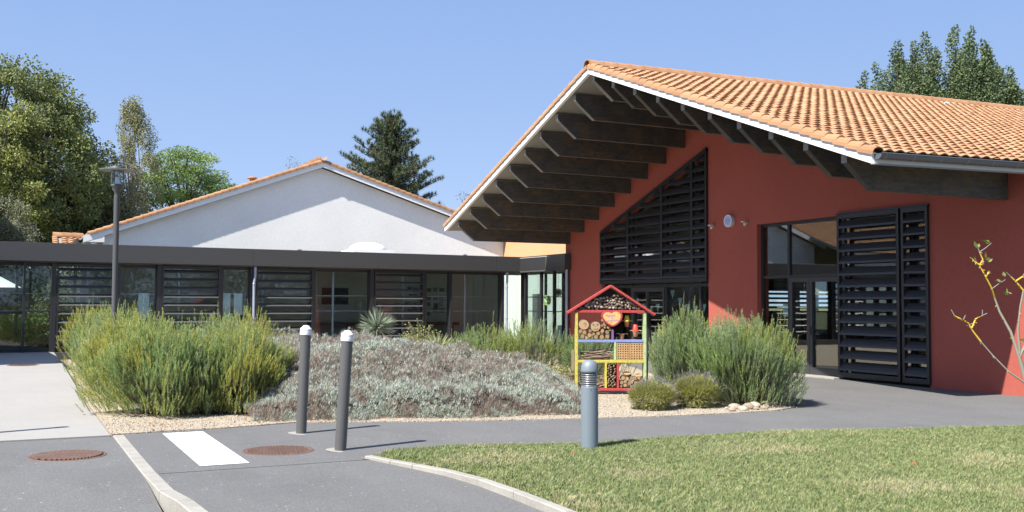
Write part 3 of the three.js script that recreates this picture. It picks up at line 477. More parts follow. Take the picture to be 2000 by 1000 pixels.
  part('back_rail', [box(-17.2, -14, 1.28, 1.34, 3.03, 3.11), box(-17.2, -14, H0, H0 + 0.12, 3.03, 3.11)], m.frame, C);
  // roof light
  const D = sub('roof_light', C); D.off = null;
  part('kerb', box(-5.72, -4.28, F1 - 0.08, F1 + 0.16, 1.2, 2.4), m.board, D);
  const dg = new THREE.SphereGeometry(1, 24, 8, 0, 2 * Math.PI, 0, Math.PI / 2); dg.scale(0.66, 0.28, 0.55); dg.translate(-5.0, F1 + 0.16, -1.8); part('dome', dg, M([0.8, 0.8, 0.8], 0.3), D, 'white domed acrylic cover');
  // things inside
  const L = (x, y, d) => new THREE.Vector3(x, y, -d).applyAxisAngle(new THREE.Vector3(0, 1, 0), 0.0488).add(C.position);
  const flat = (name, label, cat, x, y, d, w, h, mt, group) => { const p = L(x, y, d), o = thing(name, label, cat, [p.x, p.y, -p.z], 0.0488, group); part('sheet', box(-w / 2, w / 2, -h / 2, h / 2, -0.012, 0), mt, o); part('edge', [box(-w / 2 - 0.01, w / 2 + 0.01, h / 2, h / 2 + 0.012, -0.014, 0), box(-w / 2 - 0.01, w / 2 + 0.01, -h / 2 - 0.012, -h / 2, -0.014, 0)], m.frame, o); };
  const pb = M([0.50, 0.60, 0.68], 0.7);
  flat('window_poster', 'pale blue sheet on the glass right of the lamp post', 'poster', -12.4, 1.5, 0.54, 0.3, 0.72, pb);
  flat('window_poster', 'pale blue sheet on the glass beside the second louvre screen', 'poster', -10.02, 1.55, 0.54, 0.24, 0.66, pb);
  flat('window_poster', 'pale blue sheet on the glass left of the white downpipe', 'poster', -9.66, 1.55, 0.54, 0.26, 0.66, pb);
  flat('display_board', 'upper dark display board on the wall inside the corridor', 'display board', -5.72, 1.98, 2.97, 0.95, 0.24, m.dark, 'display boards inside the corridor');
  flat('display_board', 'lower dark display board on the wall inside the corridor', 'display board', -5.72, 1.66, 2.97, 0.95, 0.22, m.dark, 'display boards inside the corridor');
  const ph = [M([0.13, 0.12, 0.09], 0.6), M([0.2, 0.19, 0.15], 0.6), M([0.08, 0.08, 0.07], 0.6)];
  for (let i = 0; i < 24; i++) flat('photo_print', 'small dark photo pinned up on the wall behind the corridor glass', 'photo', -2.95 + (i % 6) * 0.26 + rr(-0.06, 0.06), 2.05 - Math.floor(i / 6) * 0.25 + rr(-0.05, 0.05), 2.97, rr(0.14, 0.2), rr(0.1, 0.15), ph[ri(3)], 'photos pinned on the corridor wall');
  { const p = L(-4.3, FL, 2.75), o = thing('wall_bench', 'long brown wooden bench rail against the corridor wall', 'bench', [p.x, p.y, -p.z], 0.0488); const w = M([0.16, 0.06, 0.035], 0.6); part('seat', rbox(-3.2, 3.2, 0.62, 0.72, -0.15, 0.2, 0.015), w, o); for (const x of [-3, -1, 1, 3]) part('leg', box(x - 0.03, x + 0.03, 0, 0.62, 0, 0.15), m.frame, o); }
  { // paper flowers hung in the link
    const fl = (x, y, d, r, c1, c2, label) => { const p = L(x, y, d), o = thing('paper_flower', label, 'decoration', [p.x, p.y, -p.z], -0.7, 'paper flowers in the glass link'); for (let k = 0; k < 7; k++) { const g = new THREE.CylinderGeometry(r * 0.42, r * 0.42, 0.012, 12); g.rotateX(Math.PI / 2); g.translate(Math.cos(k * 0.9) * r * 0.62, Math.sin(k * 0.9) * r * 0.62, 0); part('petal', g, c1, o); } const g = new THREE.CylinderGeometry(r * 0.5, r * 0.5, 0.02, 16); g.rotateX(Math.PI / 2); g.translate(0, 0, 0.01); part('centre', g, c2, o); part('thread', tube([V(0, r, 0), V(0, 2.65 - y, 0)], 0.003, 4, 1), m.dark, o); };
    fl(0.42, 1.72, -1.0, 0.17, M([0.45, 0.62, 0.10], 0.8), M([0.8, 0.8, 0.78], 0.8), 'lime green paper flower hanging in the glass link');
    fl(0.42, 1.98, -1.75, 0.13, M([0.55, 0.52, 0.3], 0.8), M([0.06, 0.04, 0.03], 0.8), 'small cream and brown paper flower hanging in the glass link');
  }
}

// ---------------------------------------------------------------- white gabled house behind the corridor
{
  const B = thing('white_house', 'white rendered house with tiled gable behind the glass corridor', 'house', [11.24, 0, 40]);
  const AX = 11.24, AY = 7.2, sl = 0.374, sr = 0.312, xl = 3.05, xr = 19.55, ey = (x) => (x < AX ? AY - sl * (AX - x) : AY - sr * (x - AX)), FD = 39.7;
  part('wall', prism('d', [[xl, 0], [xr, 0], [xr, ey(xr) - 0.12], [AX, AY - 0.12], [xl, ey(xl) - 0.12]], 40, 40.3), m.white, B);
  part('wall', box(xl, xl + 0.3, 0, ey(xl) - 0.15, 40.3, 56), m.white, B);
  part('wall', box(xr - 0.3, xr, 0, ey(xr) - 0.15, 40.3, 56), m.white, B);
  part('wall', box(xl, xr, 0, 3.5, 55.7, 56), m.white, B);
  const roof = sub('roof', B), tl = 2.35, tr = 20.1;
  part('deck', prism('d', [[tl, ey(tl)], [AX, AY], [tr, ey(tr)], [tr, ey(tr) + 0.12], [AX, AY + 0.12], [tl, ey(tl) + 0.12]], FD + 0.03, 56.3), m.soffit, roof);
  part('verge_board', prism('d', [[tl, ey(tl) - 0.12], [AX, AY - 0.12], [AX, AY + 0.13], [tl, ey(tl) + 0.13]], FD, FD + 0.029), m.board, roof);
  part('verge_board', prism('d', [[AX, AY - 0.12], [tr, ey(tr) - 0.12], [tr, ey(tr) + 0.13], [AX, AY + 0.13]], FD, FD + 0.029), m.board, roof);
  part('eave_box', prism('d', [[tl, ey(tl) - 0.09], [xl + 0.02, ey(tl) - 0.09], [xl + 0.02, ey(xl) - 0.03], [tl, ey(tl) - 0.03]], FD + 0.006, 40), m.board, roof);
  part('eave_soffit', box(tl, xl, ey(tl) - 0.09, ey(tl) - 0.06, 40.001, 56), m.board, roof);
  const zd = new THREE.Vector3(0, 0, -1), dl = new THREE.Vector3(-1, -sl, 0).normalize(), dr = new THREE.Vector3(1, -sr, 0).normalize();
  // tiles at the gable edge: local x of the tile runs away from the viewer on the left slope and towards the viewer on the right one
  const f1 = slopeFrame(zd.clone().negate(), dl), f2 = slopeFrame(zd, dr);
  const n1 = Math.floor((AX - tl) / 0.28 * 1.07), n2 = Math.floor((tr - AX) / 0.28 * 1.05);
  for (let j = 0; j < n1; j++) putTile('verge_tile', vergeMirror, m.clay[ri(5)], f1, V(AX, AY + 0.13, FD + 0.04).addScaledVector(dl, j * 0.28), roof);
  for (let j = 0; j < n2; j++) putTile('verge_tile', vergeG, m.clay[ri(5)], f2, V(AX, AY + 0.13, FD + 0.04).addScaledVector(dr, j * 0.28), roof);
  const L = []; for (let j = 0; j < n1; j++) for (let i = 0; i < 20; i++) L.push(V(AX, AY + 0.13, FD + 0.35 + i * 0.25).addScaledVector(dl, j * 0.28)); tileMass(L, roof, f1);
  const fr = slopeFrame(new THREE.Vector3(-1, 0, 0), new THREE.Vector3(0, 0, 1));
  for (let i = 0; i < 8; i++) putTile('ridge_tile', ridgeG, m.clay[ri(5)], fr, V(AX, AY + 0.24, FD + 0.32 + i * 0.38), roof);
  // gutter and downpipe on the left eave
  { const sh = new THREE.Shape(); sh.absarc(0, 0, 0.1, Math.PI, 2 * Math.PI, false); sh.absarc(0, 0, 0.09, 2 * Math.PI, Math.PI, true); const g = new THREE.ExtrudeGeometry(sh, { depth: 16, bevelEnabled: false, curveSegments: 10 }); g.applyMatrix4(new THREE.Matrix4().set(1, 0, 0, tl - 0.1, 0, 1, 0, ey(tl) + 0.06, 0, 0, 1, -FD - 16, 0, 0, 0, 1)); part('gutter', g, m.zinc, roof); part('downpipe', tube([V(tl - 0.1, ey(tl) - 0.02, 40.4), V(tl - 0.05, ey(tl) - 0.2, 40.4), V(xl - 0.1, ey(tl) - 0.5, 40.4), V(xl - 0.08, 1, 40.4)], 0.05, 8, 20), m.zinc, roof); }
  // terracotta vent
  { const x = 8.6, y = ey(x) + 0.12, D = 40.6, v = sub('roof_vent', B); part('stem', lathe([[0.1, -0.1], [0.09, 0.16]], 14, x, y, D), m.clay[4], v); part('cowl', lathe([[0.1, 0.2], [0.2, 0.21], [0.17, 0.28], [0.0001, 0.33]], 16, x, y, D), m.clay[4], v); for (let k = 0; k < 5; k++) part('prop', box(-0.012, 0.012, 0.14, 0.24, -0.012, 0.012).translate(x + 0.09 * Math.cos(k * 1.257), y, -D + 0.09 * Math.sin(k * 1.257)), m.clay[4], v); }
}
{ // apricot wing joining the white house, white below
  const B = thing('apricot_wing', 'apricot rendered wing between the white house and the red building', 'building', [19.55, 0, 37]);
  part('wall', box(19.56, 21.5, 3.05, 4.55, 30, 40.4), m.apricot, B); part('base_wall', box(19.6, 21.4, -0.1, 3.05, 30, 40.4), M([0.55, 0.57, 0.54], 0.9), B, 'white rendered lower wall');
  for (const [d0, d1] of [[33.2, 34.1], [36.4, 37.3]]) part('doorway', box(19.585, 19.6, 0, 2.0, d0, d1), m.frame, B);
  part('coping', rbox(19.5, 21.55, 4.55, 4.63, 29.95, 40.4, 0.01), m.zinc, B);
}
{ // low tiled roof whose end shows left of the white house
  const B = thing('tiled_outbuilding', 'low tiled roof peeping over the corridor left of the white house', 'building', [3, 0, 45]);
  part('wall', box(1.75, 2.95, 0, 3.5, 43.8, 48), m.white, B);
  const roof = sub('roof', B), sl = 0.36, rY = 4.3, rD = 46.2, dn = new THREE.Vector3(0, -sl, 1).normalize(), f = slopeFrame(new THREE.Vector3(1, 0, 0), dn);
  part('deck', prism('x', [[rD, rY], [43.4, rY - sl * 2.8], [43.4, rY - sl * 2.8 - 0.12], [rD, rY - 0.12], [49, rY - sl * 2.8 - 0.12], [49, rY - sl * 2.8]], 1.6, 2.95), m.soffit, roof);
  for (let j = 0; j < 10; j++) for (let i = 0; i < 5; i++) putTile(i ? 'tile' : 'verge_tile', i ? tileG : vergeG, m.clay[ri(5)], f, V(1.62 + i * 0.25, rY, rD).addScaledVector(dn, j * 0.29), roof);
  const fr = slopeFrame(new THREE.Vector3(0, 0, 1), new THREE.Vector3(-1, 0, 0)); for (let i = 0; i < 3; i++) putTile('ridge_tile', ridgeG, m.clay[ri(5)], fr, V(1.98 + i * 0.38, rY + 0.1, rD), roof);
}
{ // neighbouring hall beyond the left edge: the doors of the red building mirror its roof
  const B = thing('tiled_hall', 'white hall with long tiled roof mirrored in the entrance doors', 'building', [-12, 0, 42]);
  part('wall', box(-26, -4.6, 0, 4.0, 37.4, 37.7), m.white, B);
  part('gable_wall', prism('d', [[-5.0, 0], [-1.5, 0], [-1.5, 5.95], [-5.0, 4.68]], 40, 40.3), m.white, B);
  const roof = sub('roof', B), dn = new THREE.Vector3(0, -0.36, 1).normalize(), f = slopeFrame(new THREE.Vector3(1, 0, 0), dn), rD = 45, rY = 7.05;
  part('deck', prism('x', [[rD, rY], [37, rY - 2.88], [37, rY - 3.0], [rD, rY - 0.12], [53, rY - 3.0], [53, rY - 2.88]], -26, -4.35), m.soffit, roof);
  const L = []; for (let j = 0; j < 29; j++) for (let i = 0; i < 86; i++) L.push(V(-25.9 + i * 0.25, rY + 0.01, rD).addScaledVector(dn, j * 0.29)); tileMass(L, roof, f);
  part('verge_board', prism('d', [[-5.4, 4.5], [-1.4, 5.96], [-1.4, 6.18], [-5.4, 4.72]], 39.6, 39.64), m.board, roof);
  part('gable_deck', prism('d', [[-5.4, 4.72], [-1.4, 6.18], [-1.4, 6.28], [-5.4, 4.82]], 39.6, 44), m.clay[1], roof);
}

// ---------------------------------------------------------------- bollards, lamp post
const CR = new THREE.Vector3(0.8947, 0, 0.4466); // to the right as seen from the path
function leaning(o, k) { o.rotation.z = 0; o.quaternion.setFromAxisAngle(new THREE.Vector3(-CR.z, 0, CR.x).normalize(), k); o.off = new THREE.Vector3(); }
function darkBollard(x, D, h, lean, label) {
  const o = thing('bollard', label, 'bollard', [x, 0, D], 0, 'dark bollards with white caps'); leaning(o, lean);
  const paint = m.bollard ??= M([0.105, 0.104, 0.104], 0.45, { metalness: 0.15, bumpMap: T.fine, bumpScale: 0.0008 }), cap = m.capWhite ??= M([0.74, 0.75, 0.78], 0.45);
  part('post', lathe([[0.064, -0.15], [0.064, h - 0.125], [0.06, h - 0.12]], 28), paint, o);
  part('cap', lathe([[0.066, h - 0.122], [0.071, h - 0.118], [0.071, h - 0.072], [0.067, h - 0.066], [0.071, h - 0.06], [0.071, h - 0.04], [0.05, h - 0.028], [0.046, h - 0.022], [0.036, h - 0.008], [0.0001, h]], 28), cap, o, 'white ribbed plastic cap');
  const f = lathe([[0.064, 0.001], [0.15, 0.003], [0.16, 0.001]], 24); f.rotateZ(-lean * 0); part('footing', f, m.kerb, o);
}
darkBollard(3.27, 12.37, 1.335, -0.033, 'dark grey bollard with white cap standing nearer the planting bed');
darkBollard(3.29, 10.785, 1.315, -0.05, 'dark grey bollard with white cap leaning right, nearer the lawn');
darkBollard(-0.36, 13.85, 1.33, 0, 'dark grey bollard beyond the frame shading the pale path');
{
  const o = thing('light_bollard', 'stout blue-grey bollard light with domed head at the edge of the lawn', 'bollard light', [5.72, 0, 9.54]), g = M([0.185, 0.225, 0.26], 0.5, { metalness: 0.1, bumpMap: T.fine, bumpScale: 0.0006 });
  const [X, D] = [5.72, 9.54], r = 0.096;
  part('body', lathe([[r, -0.1], [r, 0.705], [r - 0.004, 0.712], [r - 0.012, 0.714]], 32, X, 0, D), g, o);
  part('head', lathe([[r - 0.012, 0.862], [r, 0.864], [r + 0.002, 0.885], [r - 0.004, 0.93], [r * 0.8, 0.972], [r * 0.5, 0.996], [0.0001, 1.004]], 32, X, 0, D), g, o);
  for (let i = 0; i < 6; i++) { const y = 0.722 + i * 0.024; part('louvre_ring', lathe([[r * 0.7, y + 0.016], [r * 0.93, y + 0.003], [r * 0.95, y - 0.002], [r * 0.9, y - 0.004]], 28, X, 0, D), m.steel, o); }
  const ac = MP([0.9, 0.92, 0.93], 0.1, { transmission: 0.9, thickness: 0 }); part('lens', new THREE.CylinderGeometry(r * 0.72, r * 0.72, 0.15, 20).translate(X, 0.788, -D), M([0.75, 0.76, 0.78], 0.4), o);
  for (let k = 0; k < 3; k++) part('bolt', new THREE.CylinderGeometry(0.006, 0.006, 0.006, 8).rotateX(Math.PI / 2).translate(X + Math.sin(k * 2.1 - 0.4) * (r + 0.002), 0.685, -D + Math.cos(k * 2.1 - 0.4) * (r + 0.002)), m.steel, o);
}
{
  const X = 1.745, D = 20, b = rise(X, D) * 0, g = M([0.085, 0.088, 0.092], 0.5, { metalness: 0.2 }), o = thing('lamp_post', 'tall dark grey lamp post with glass lantern under a wide flat hat', 'lamp post', [X, b, D]);
  part('pole', lathe([[0.075, -0.1], [0.075, 0.9], [0.05, 1.0], [0.052, 3.56], [0.046, 3.6]], 20, X, b, D), g, o);
  part('collar', lathe([[0.046, 3.58], [0.05, 3.66], [0.085, 3.69], [0.09, 3.75], [0.115, 3.76], [0.118, 3.785], [0.0001, 3.79]], 20, X, b, D), g, o);
  part('lantern_glass', lathe([[0.108, 3.785], [0.108, 4.045]], 24, X, b, D), MP([0.93, 0.95, 0.95], 0.05, { transmission: 1, thickness: 0 }), o);
  for (let k = 0; k < 4; k++) { const a = k * Math.PI / 2 + 0.5; part('rod', new THREE.CylinderGeometry(0.008, 0.008, 0.27, 6).translate(X + 0.118 * Math.cos(a), b + 3.915, -D + 0.118 * Math.sin(a)), g, o); }
  part('reflector', lathe([[0.07, 3.8], [0.035, 3.9], [0.035, 3.93]], 18, X, b, D), M([0.6, 0.68, 0.82], 0.4), o); part('lamp_holder', lathe([[0.045, 3.97], [0.045, 4.04]], 14, X, b, D), m.steel, o);
  part('hat', lathe([[0.1, 4.045], [0.315, 4.052], [0.325, 4.06], [0.315, 4.068], [0.13, 4.08], [0.12, 4.082]], 36, X, b, D), M([0.22, 0.225, 0.23], 0.45, { metalness: 0.3 }), o, 'wide flat metal hat');
  part('cap', lathe([[0.13, 4.078], [0.13, 4.115], [0.11, 4.135], [0.0001, 4.145]], 24, X, b, D), g, o);
}

// ---------------------------------------------------------------- insect hotel (own axes: x to the right, facing the viewer)
{
  const HB = [9.6, 0.014, 15.3], TH = -0.463, H = thing('insect_hotel', 'brightly painted wooden insect hotel shaped like a little house', 'insect hotel', HB, TH);
  const at = (x, y, d = 0) => new THREE.Vector3(x, y, -d).applyAxisAngle(new THREE.Vector3(0, 1, 0), TH).add(new THREE.Vector3(HB[0], HB[1], -HB[2]));
  const P = (px, py) => [(px - 1189) / 109, (771.5 - py) / 109], dep = 0.11;
  const worn = tex(256, 0.5, (u, v) => { const g = fbm(u, v * 0.25, 30, 4, 141), k = 0.86 + 0.2 * g - (g > 0.66 ? 0.22 : 0); return [k, k, k]; }); const paint = (c) => M(c, 0.65, { map: worn, bumpMap: T.woodB, bumpScale: 0.0012 });
  const red = paint([0.44, 0.055, 0.05]), yel = paint([0.56, 0.48, 0.09]), grn = paint([0.42, 0.55, 0.26]), blu = paint([0.22, 0.28, 0.56]), pur = paint([0.22, 0.10, 0.30]), oldw = M([0.22, 0.18, 0.15], 0.9, { bumpMap: T.woodB, bumpScale: 0.002 });
  const bx = (n, x0, x1, y0, y1, mt, d0 = -dep, d1 = dep) => { const [a, b] = P(x0, y0), [c, e] = P(x1, y1); return part(n, rbox(a, c, e, b, d0, d1, 0.004), mt, H); };
  bx('post', 1120.7, 1125.7, 614, 764, yel); bx('post', 1252.8, 1258, 616, 764, grn);
  bx('beam', 1121, 1256, 609.5, 614.5, red); bx('shelf', 1125.8, 1252.7, 666.5, 671.5, blu); bx('shelf', 1125.8, 1252.7, 705.8, 710.8, yel); bx('shelf', 1120, 1258, 759.5, 764.5, red);
  bx('divider', 1191, 1195, 646, 666.4, pur); bx('divider', 1195.8, 1199.8, 671.6, 705.7, grn); bx('divider', 1177.8, 1181.8, 710.9, 759.4, yel); bx('divider', 1201, 1205.2, 710.9, 759.4, red);
  bx('back_post', 1114.5, 1120, 688, 775, oldw, 0.05, 0.13); bx('back_post', 1258.6, 1263.5, 700, 775, oldw, 0.05, 0.13);
  const roofB = (x0, y0, x1, y1) => { const [a, b] = P(x0, y0), [c, d] = P(x1, y1), L = Math.hypot(c - a, d - b), g = new RoundedBoxGeometry(L, 0.04, 0.3, 2, 0.005); g.rotateZ(Math.atan2(d - b, c - a)); g.translate((a + c) / 2, (b + d) / 2, 0); part('roof_board', g, red, H); };
  roofB(1103.5, 616, 1189.8, 562.4); roofB(1189.2, 562.4, 1275, 618.2);
  part('gable_back', prism('d', [[...P(1122, 609)], [...P(1256, 609)], [...P(1189.5, 567)]], 0.07, 0.09), M([0.05, 0.04, 0.035], 0.9), H);
  // log ends
  const ring = tex(128, 1, (u, v) => { const r = Math.hypot(u - 0.5, v - 0.5) * 2, k = 0.86 + 0.14 * Math.sin(r * 38 + 3 * fbm(u, v, 4, 2, 5)) - 0.25 * sst(0.92, 1, r); return [k, k * 0.96, k * 0.9]; }); ring.repeat.set(1, 1);
  const lm = [[0.52, 0.36, 0.19], [0.44, 0.30, 0.16], [0.38, 0.29, 0.20], [0.56, 0.42, 0.26], [0.30, 0.24, 0.19]].map((c) => M(c, 0.9, { map: ring })), bk = M([0.12, 0.085, 0.06], 0.95);
  const logGeo = new THREE.CylinderGeometry(1, 1, 1, 14, 1, true); logGeo.rotateX(Math.PI / 2); const endGeo = new THREE.CircleGeometry(1, 14);
  const log = (x, y, r, mi, len = 0.18, z = 0.1) => {
    const L = sub('log', H); L.position.set(x, y, z - len / 2 + rr(-0.012, 0.012)); L.off = null;
    const a = new THREE.Mesh(logGeo, bk); a.name = 'bark'; a.scale.set(r, r, len); const e = new THREE.Mesh(endGeo, lm[mi]); e.name = 'cut_end'; e.scale.set(r * 0.96, r * 0.96 * rr(0.92, 1), 1); e.position.z = len / 2 + 0.001; e.rotation.z = rr(0, 6); for (const q of [a, e]) { q.castShadow = q.receiveShadow = true; L.add(q); }
    return L;
  };
  const packed = (x0, x1, y0, y1, r0, r1, tries, skip) => { const done = []; for (let k = 0; k < tries; k++) { const r = mix(r1, r0, k / tries) * rr(0.88, 1.08), x = rr(x0 + r, x1 - r), y = rr(y0 + r, y1 - r); if (skip && skip(x, y, r)) continue; if (done.every(([a, b, c]) => Math.hypot(a - x, b - y) > (c + r) * 0.93)) done.push([x, y, r]); } return done; };
  { const [ax, ay] = P(1137, 637.5), [bx2, by] = P(1159.6, 641); const big = [[ax, ay, 0.098], [bx2, by, 0.093]];
    const L1 = log(ax, ay, 0.098, 3), L2 = log(bx2, by, 0.093, 3, 0.18, 0.105);
    const ink = M([0.07, 0.07, 0.2], 0.8), dab = (L, pts, r) => part('drawing', tube(pts.map(([x, y]) => new THREE.Vector3(x, y, 0.094)), r, 5), ink, L);
    for (const s of [-1, 1]) { const g = new THREE.CircleGeometry(0.016, 12); g.translate(s * 0.035, 0.03, 0.093); part('drawing', g, ink, L2); } dab(L2, [[-0.04, -0.035], [-0.015, -0.05], [0.015, -0.05], [0.045, -0.03]], 0.003); dab(L2, [[-0.006, 0.004], [0.006, 0.0]], 0.005); dab(L1, [[0.0, 0.01], [0.03, 0.03], [0.04, 0.0], [0.025, -0.03]], 0.003);
    const [x0, yb] = P(1126, 666.3), [x1, yt] = P(1190.8, 648); for (const [x, y, r] of packed(x0, x1, yb, yb + 0.2, 0.022, 0.042, 900, (x, y, r) => big.some(([a, b, c]) => Math.hypot(a - x, b - y) < (c + r) * 0.96))) log(x, y, r, ri(5));
    const [u0, v0] = P(1170, 648), [u1, v1] = P(1190, 626); for (const [x, y, r] of packed(u0, u1, v0 + 0.02, v1, 0.02, 0.042, 300, (x, y, r) => big.some(([a, b, c]) => Math.hypot(a - x, b - y) < (c + r) * 0.96) || y - v0 > 0.2 - (x - u0) * 0.9)) log(x, y, r, ri(4)); }
  { const [x0, y0] = P(1206, 759), [x1] = P(1252, 759); for (const [x, y, r] of packed(x0, x1, y0, y0 + 0.21, 0.02, 0.036, 500)) log(x, y, r, ri(5)); for (const [px, py, r] of [[1222, 736, 0.075], [1244, 740, 0.07]]) { const [x, y] = P(px, py); const g = new THREE.CylinderGeometry(r, r, 0.09, 18); const L = sub('log_slice', H); L.off = null; L.position.set(x, y, 0); L.rotation.set(0.35, 0, rr(-0.12, 0.12)); const a = new THREE.Mesh(g, bk); a.name = 'bark'; const e = new THREE.Mesh(endGeo, lm[0]); e.name = 'cut_end'; e.rotation.x = -Math.PI / 2; e.scale.setScalar(r * 0.96); e.position.y = 0.046; L.add(a, e); } }
  { // hollow stems
    const [x0, y0] = P(1182, 759), [x1] = P(1200.8, 759), g = lathe([[0.5, 0], [1, 0], [1, 0.18]], 10); g.rotateX(Math.PI / 2); g.translate(0, 0, 0); const cm = [M([0.30, 0.21, 0.13], 0.8), M([0.22, 0.15, 0.09], 0.8), M([0.36, 0.27, 0.18], 0.8)];
    for (const [x, y, r] of packed(x0, x1, y0, y0 + 0.4, 0.015, 0.021, 600)) { const o = new THREE.Mesh(g, cm[ri(3)]); o.name = 'hollow_stem'; o.scale.set(r, r, -1); o.position.set(x, y, 0.1); o.castShadow = o.receiveShadow = true; H.add(o); }
    part('stem_back', box(x0, x1, y0, y0 + 0.4, 0.02, 0.05), M([0.03, 0.022, 0.016], 0.9), H); }
  { // cones and snail-shell round ends heaped in the gable
    const [x0, y0] = P(1126, 609), [x1, y1] = P(1252, 578), g = new THREE.DodecahedronGeometry(1, 0), cm = [[0.22, 0.17, 0.125], [0.30, 0.25, 0.2], [0.14, 0.105, 0.08], [0.36, 0.31, 0.26]].map((c) => M(c, 0.9));
    for (const [x, y, r] of packed(x0, x1, y0, y1, 0.016, 0.026, 3200, (x, y) => { const hx = Math.abs(x) / 0.62; return y > y0 + 0.36 * (1 - hx) - 0.012 || y > y0 + 0.24 + 0.03 * Math.sin(x * 9); })) { const o = new THREE.Mesh(g, cm[ri(4)]); o.name = 'cone'; o.scale.set(r, r, r * 1.4); o.rotation.set(rr(0, 6), rr(0, 6), rr(0, 6)); o.position.set(x, y, 0.06 + rr(-0.03, 0.02)); o.castShadow = o.receiveShadow = true; H.add(o); } }
  { // twig bundle
    const [x0, y0] = P(1126, 705.5), [x1] = P(1195.5, 705), cm = [[0.26, 0.19, 0.13], [0.36, 0.29, 0.22], [0.17, 0.12, 0.09]].map((c) => M(c, 0.9));
    for (let k = 0; k < 60; k++) { const a = rr(x0 + 0.02, x1 - 0.3), L = rr(0.25, 0.45), y = y0 + rr(0.01, 0.12 + 0.12 * (a - x0) / 0.6), b = Math.min(x1 - 0.01, a + L), z = rr(-0.08, 0.08); part('twig', tube([new THREE.Vector3(a, y, z), new THREE.Vector3((a + b) / 2, y + rr(-0.01, 0.03), z), new THREE.Vector3(b, Math.max(y0 + 0.008, y + rr(-0.08, 0.1)), z + rr(-0.04, 0.04))], rr(0.004, 0.009), 5, 4), cm[ri(3)], H); }
    const [u0, v0] = P(1126, 759), [u1] = P(1177.6, 759); for (let k = 0; k < 46; k++) { const a = rr(u0 + 0.02, u1 - 0.1), y = v0 + rr(0.005, 0.3) * rnd(); part('twig', tube([new THREE.Vector3(a, y, rr(-0.05, 0.08)), new THREE.Vector3(Math.min(u1, a + rr(0.1, 0.3)), y + rr(0, 0.12), rr(-0.05, 0.08))], rr(0.004, 0.008), 5, 2), cm[ri(3)], H); } }
  { // perforated bricks
    const bm = M([0.62, 0.39, 0.19], 0.9, { map: T.clay, bumpMap: T.fine, bumpScale: 0.002 });
    for (const [a, b] of [[1200.5, 1225.6], [1226.6, 1253]]) { const [x0, y0] = P(a, 705.5), [x1, y1] = P(b, 672.5), holes = []; for (let i = 0; i < 5; i++) for (let j = 0; j < 7; j++) { const cx = mix(x0, x1, (i + 0.7) / 5.4), cy = mix(y0, y1, (j + 0.7) / 7.4), s = 0.0105; holes.push([[cx - s, cy - s], [cx - s, cy + s], [cx + s, cy + s], [cx + s, cy - s]]); }
      part('perforated_brick', prism('d', [[x0, y0 + 0.002], [x1, y0 + 0.002], [x1, y1], [x0, y1]], -0.1, 0.06, holes), bm, H); part('brick_back', box(x0, x1, y0 + 0.002, y1, 0.061, 0.07), M([0.03, 0.02, 0.015], 0.9), H); } }
  { // heart sign
    const c = document.createElement('canvas'); c.width = c.height = 256; const x = c.getContext('2d'); x.fillStyle = '#e9b374'; x.fillRect(0, 0, 256, 256); x.fillStyle = '#4d55b8'; x.font = 'bold 46px serif'; x.textAlign = 'center'; x.save(); x.translate(128, 128); x.rotate(-0.06); x.fillText('Hôtel', 6, -14); x.font = 'bold 38px serif'; x.fillText('à', 4, 20); x.font = 'bold 42px serif'; x.fillText('insectes', 0, 58); x.restore();
    x.strokeStyle = '#33261c'; x.lineWidth = 4; x.beginPath(); x.moveTo(44, 84); x.lineTo(66, 96); x.moveTo(52, 100); x.lineTo(60, 80); x.moveTo(62, 104); x.lineTo(70, 84); x.stroke(); x.fillStyle = '#e2cf3a'; x.beginPath(); x.ellipse(196, 84, 14, 24, 0.5, 0, 7); x.fill(); x.fillStyle = '#7fae3e'; x.beginPath(); x.ellipse(214, 70, 9, 20, 0.9, 0, 7); x.fill(); x.strokeStyle = '#2a1d18'; x.lineWidth = 5; x.beginPath(); x.moveTo(90, 226); x.quadraticCurveTo(104, 200, 130, 196); x.stroke();
    const t = new THREE.CanvasTexture(c); t.colorSpace = THREE.SRGBColorSpace; t.repeat.set(1, 1);
    const [px, py] = P(1191, 624), w = at(px, py, -0.135), o = thing('heart_sign', 'red-edged wooden heart sign with blue lettering on the insect hotel', 'sign', [w.x, w.y, -w.z], TH); o.rotation.z = 0.06;
    const hs = (k) => { const s = new THREE.Shape(); s.moveTo(0, 0.085 * k); s.bezierCurveTo(0.05 * k, 0.15 * k, 0.19 * k, 0.14 * k, 0.185 * k, 0.02 * k); s.bezierCurveTo(0.18 * k, -0.07 * k, 0.07 * k, -0.15 * k, 0, -0.155 * k); s.bezierCurveTo(-0.08 * k, -0.13 * k, -0.19 * k, -0.02 * k, -0.185 * k, 0.05 * k); s.bezierCurveTo(-0.17 * k, 0.14 * k, -0.05 * k, 0.14 * k, 0, 0.085 * k); return s; };
    part('border', new THREE.ExtrudeGeometry(hs(1), { depth: 0.014, bevelEnabled: true, bevelSize: 0.004, bevelThickness: 0.004, bevelSegments: 2 }), red, o);
    const f = new THREE.ShapeGeometry(hs(0.83), 12), p = f.attributes.position, uv = f.attributes.uv; for (let i = 0; i < p.count; i++) uv.setXY(i, p.getX(i) / 0.34 + 0.5, p.getY(i) / 0.3 + 0.5); f.translate(0, 0, 0.0195); f.userData.keepUV = true; part('face', f, M([0.85, 0.85, 0.85], 0.7, { map: t }), o, 'tan face with blue lettering'); }
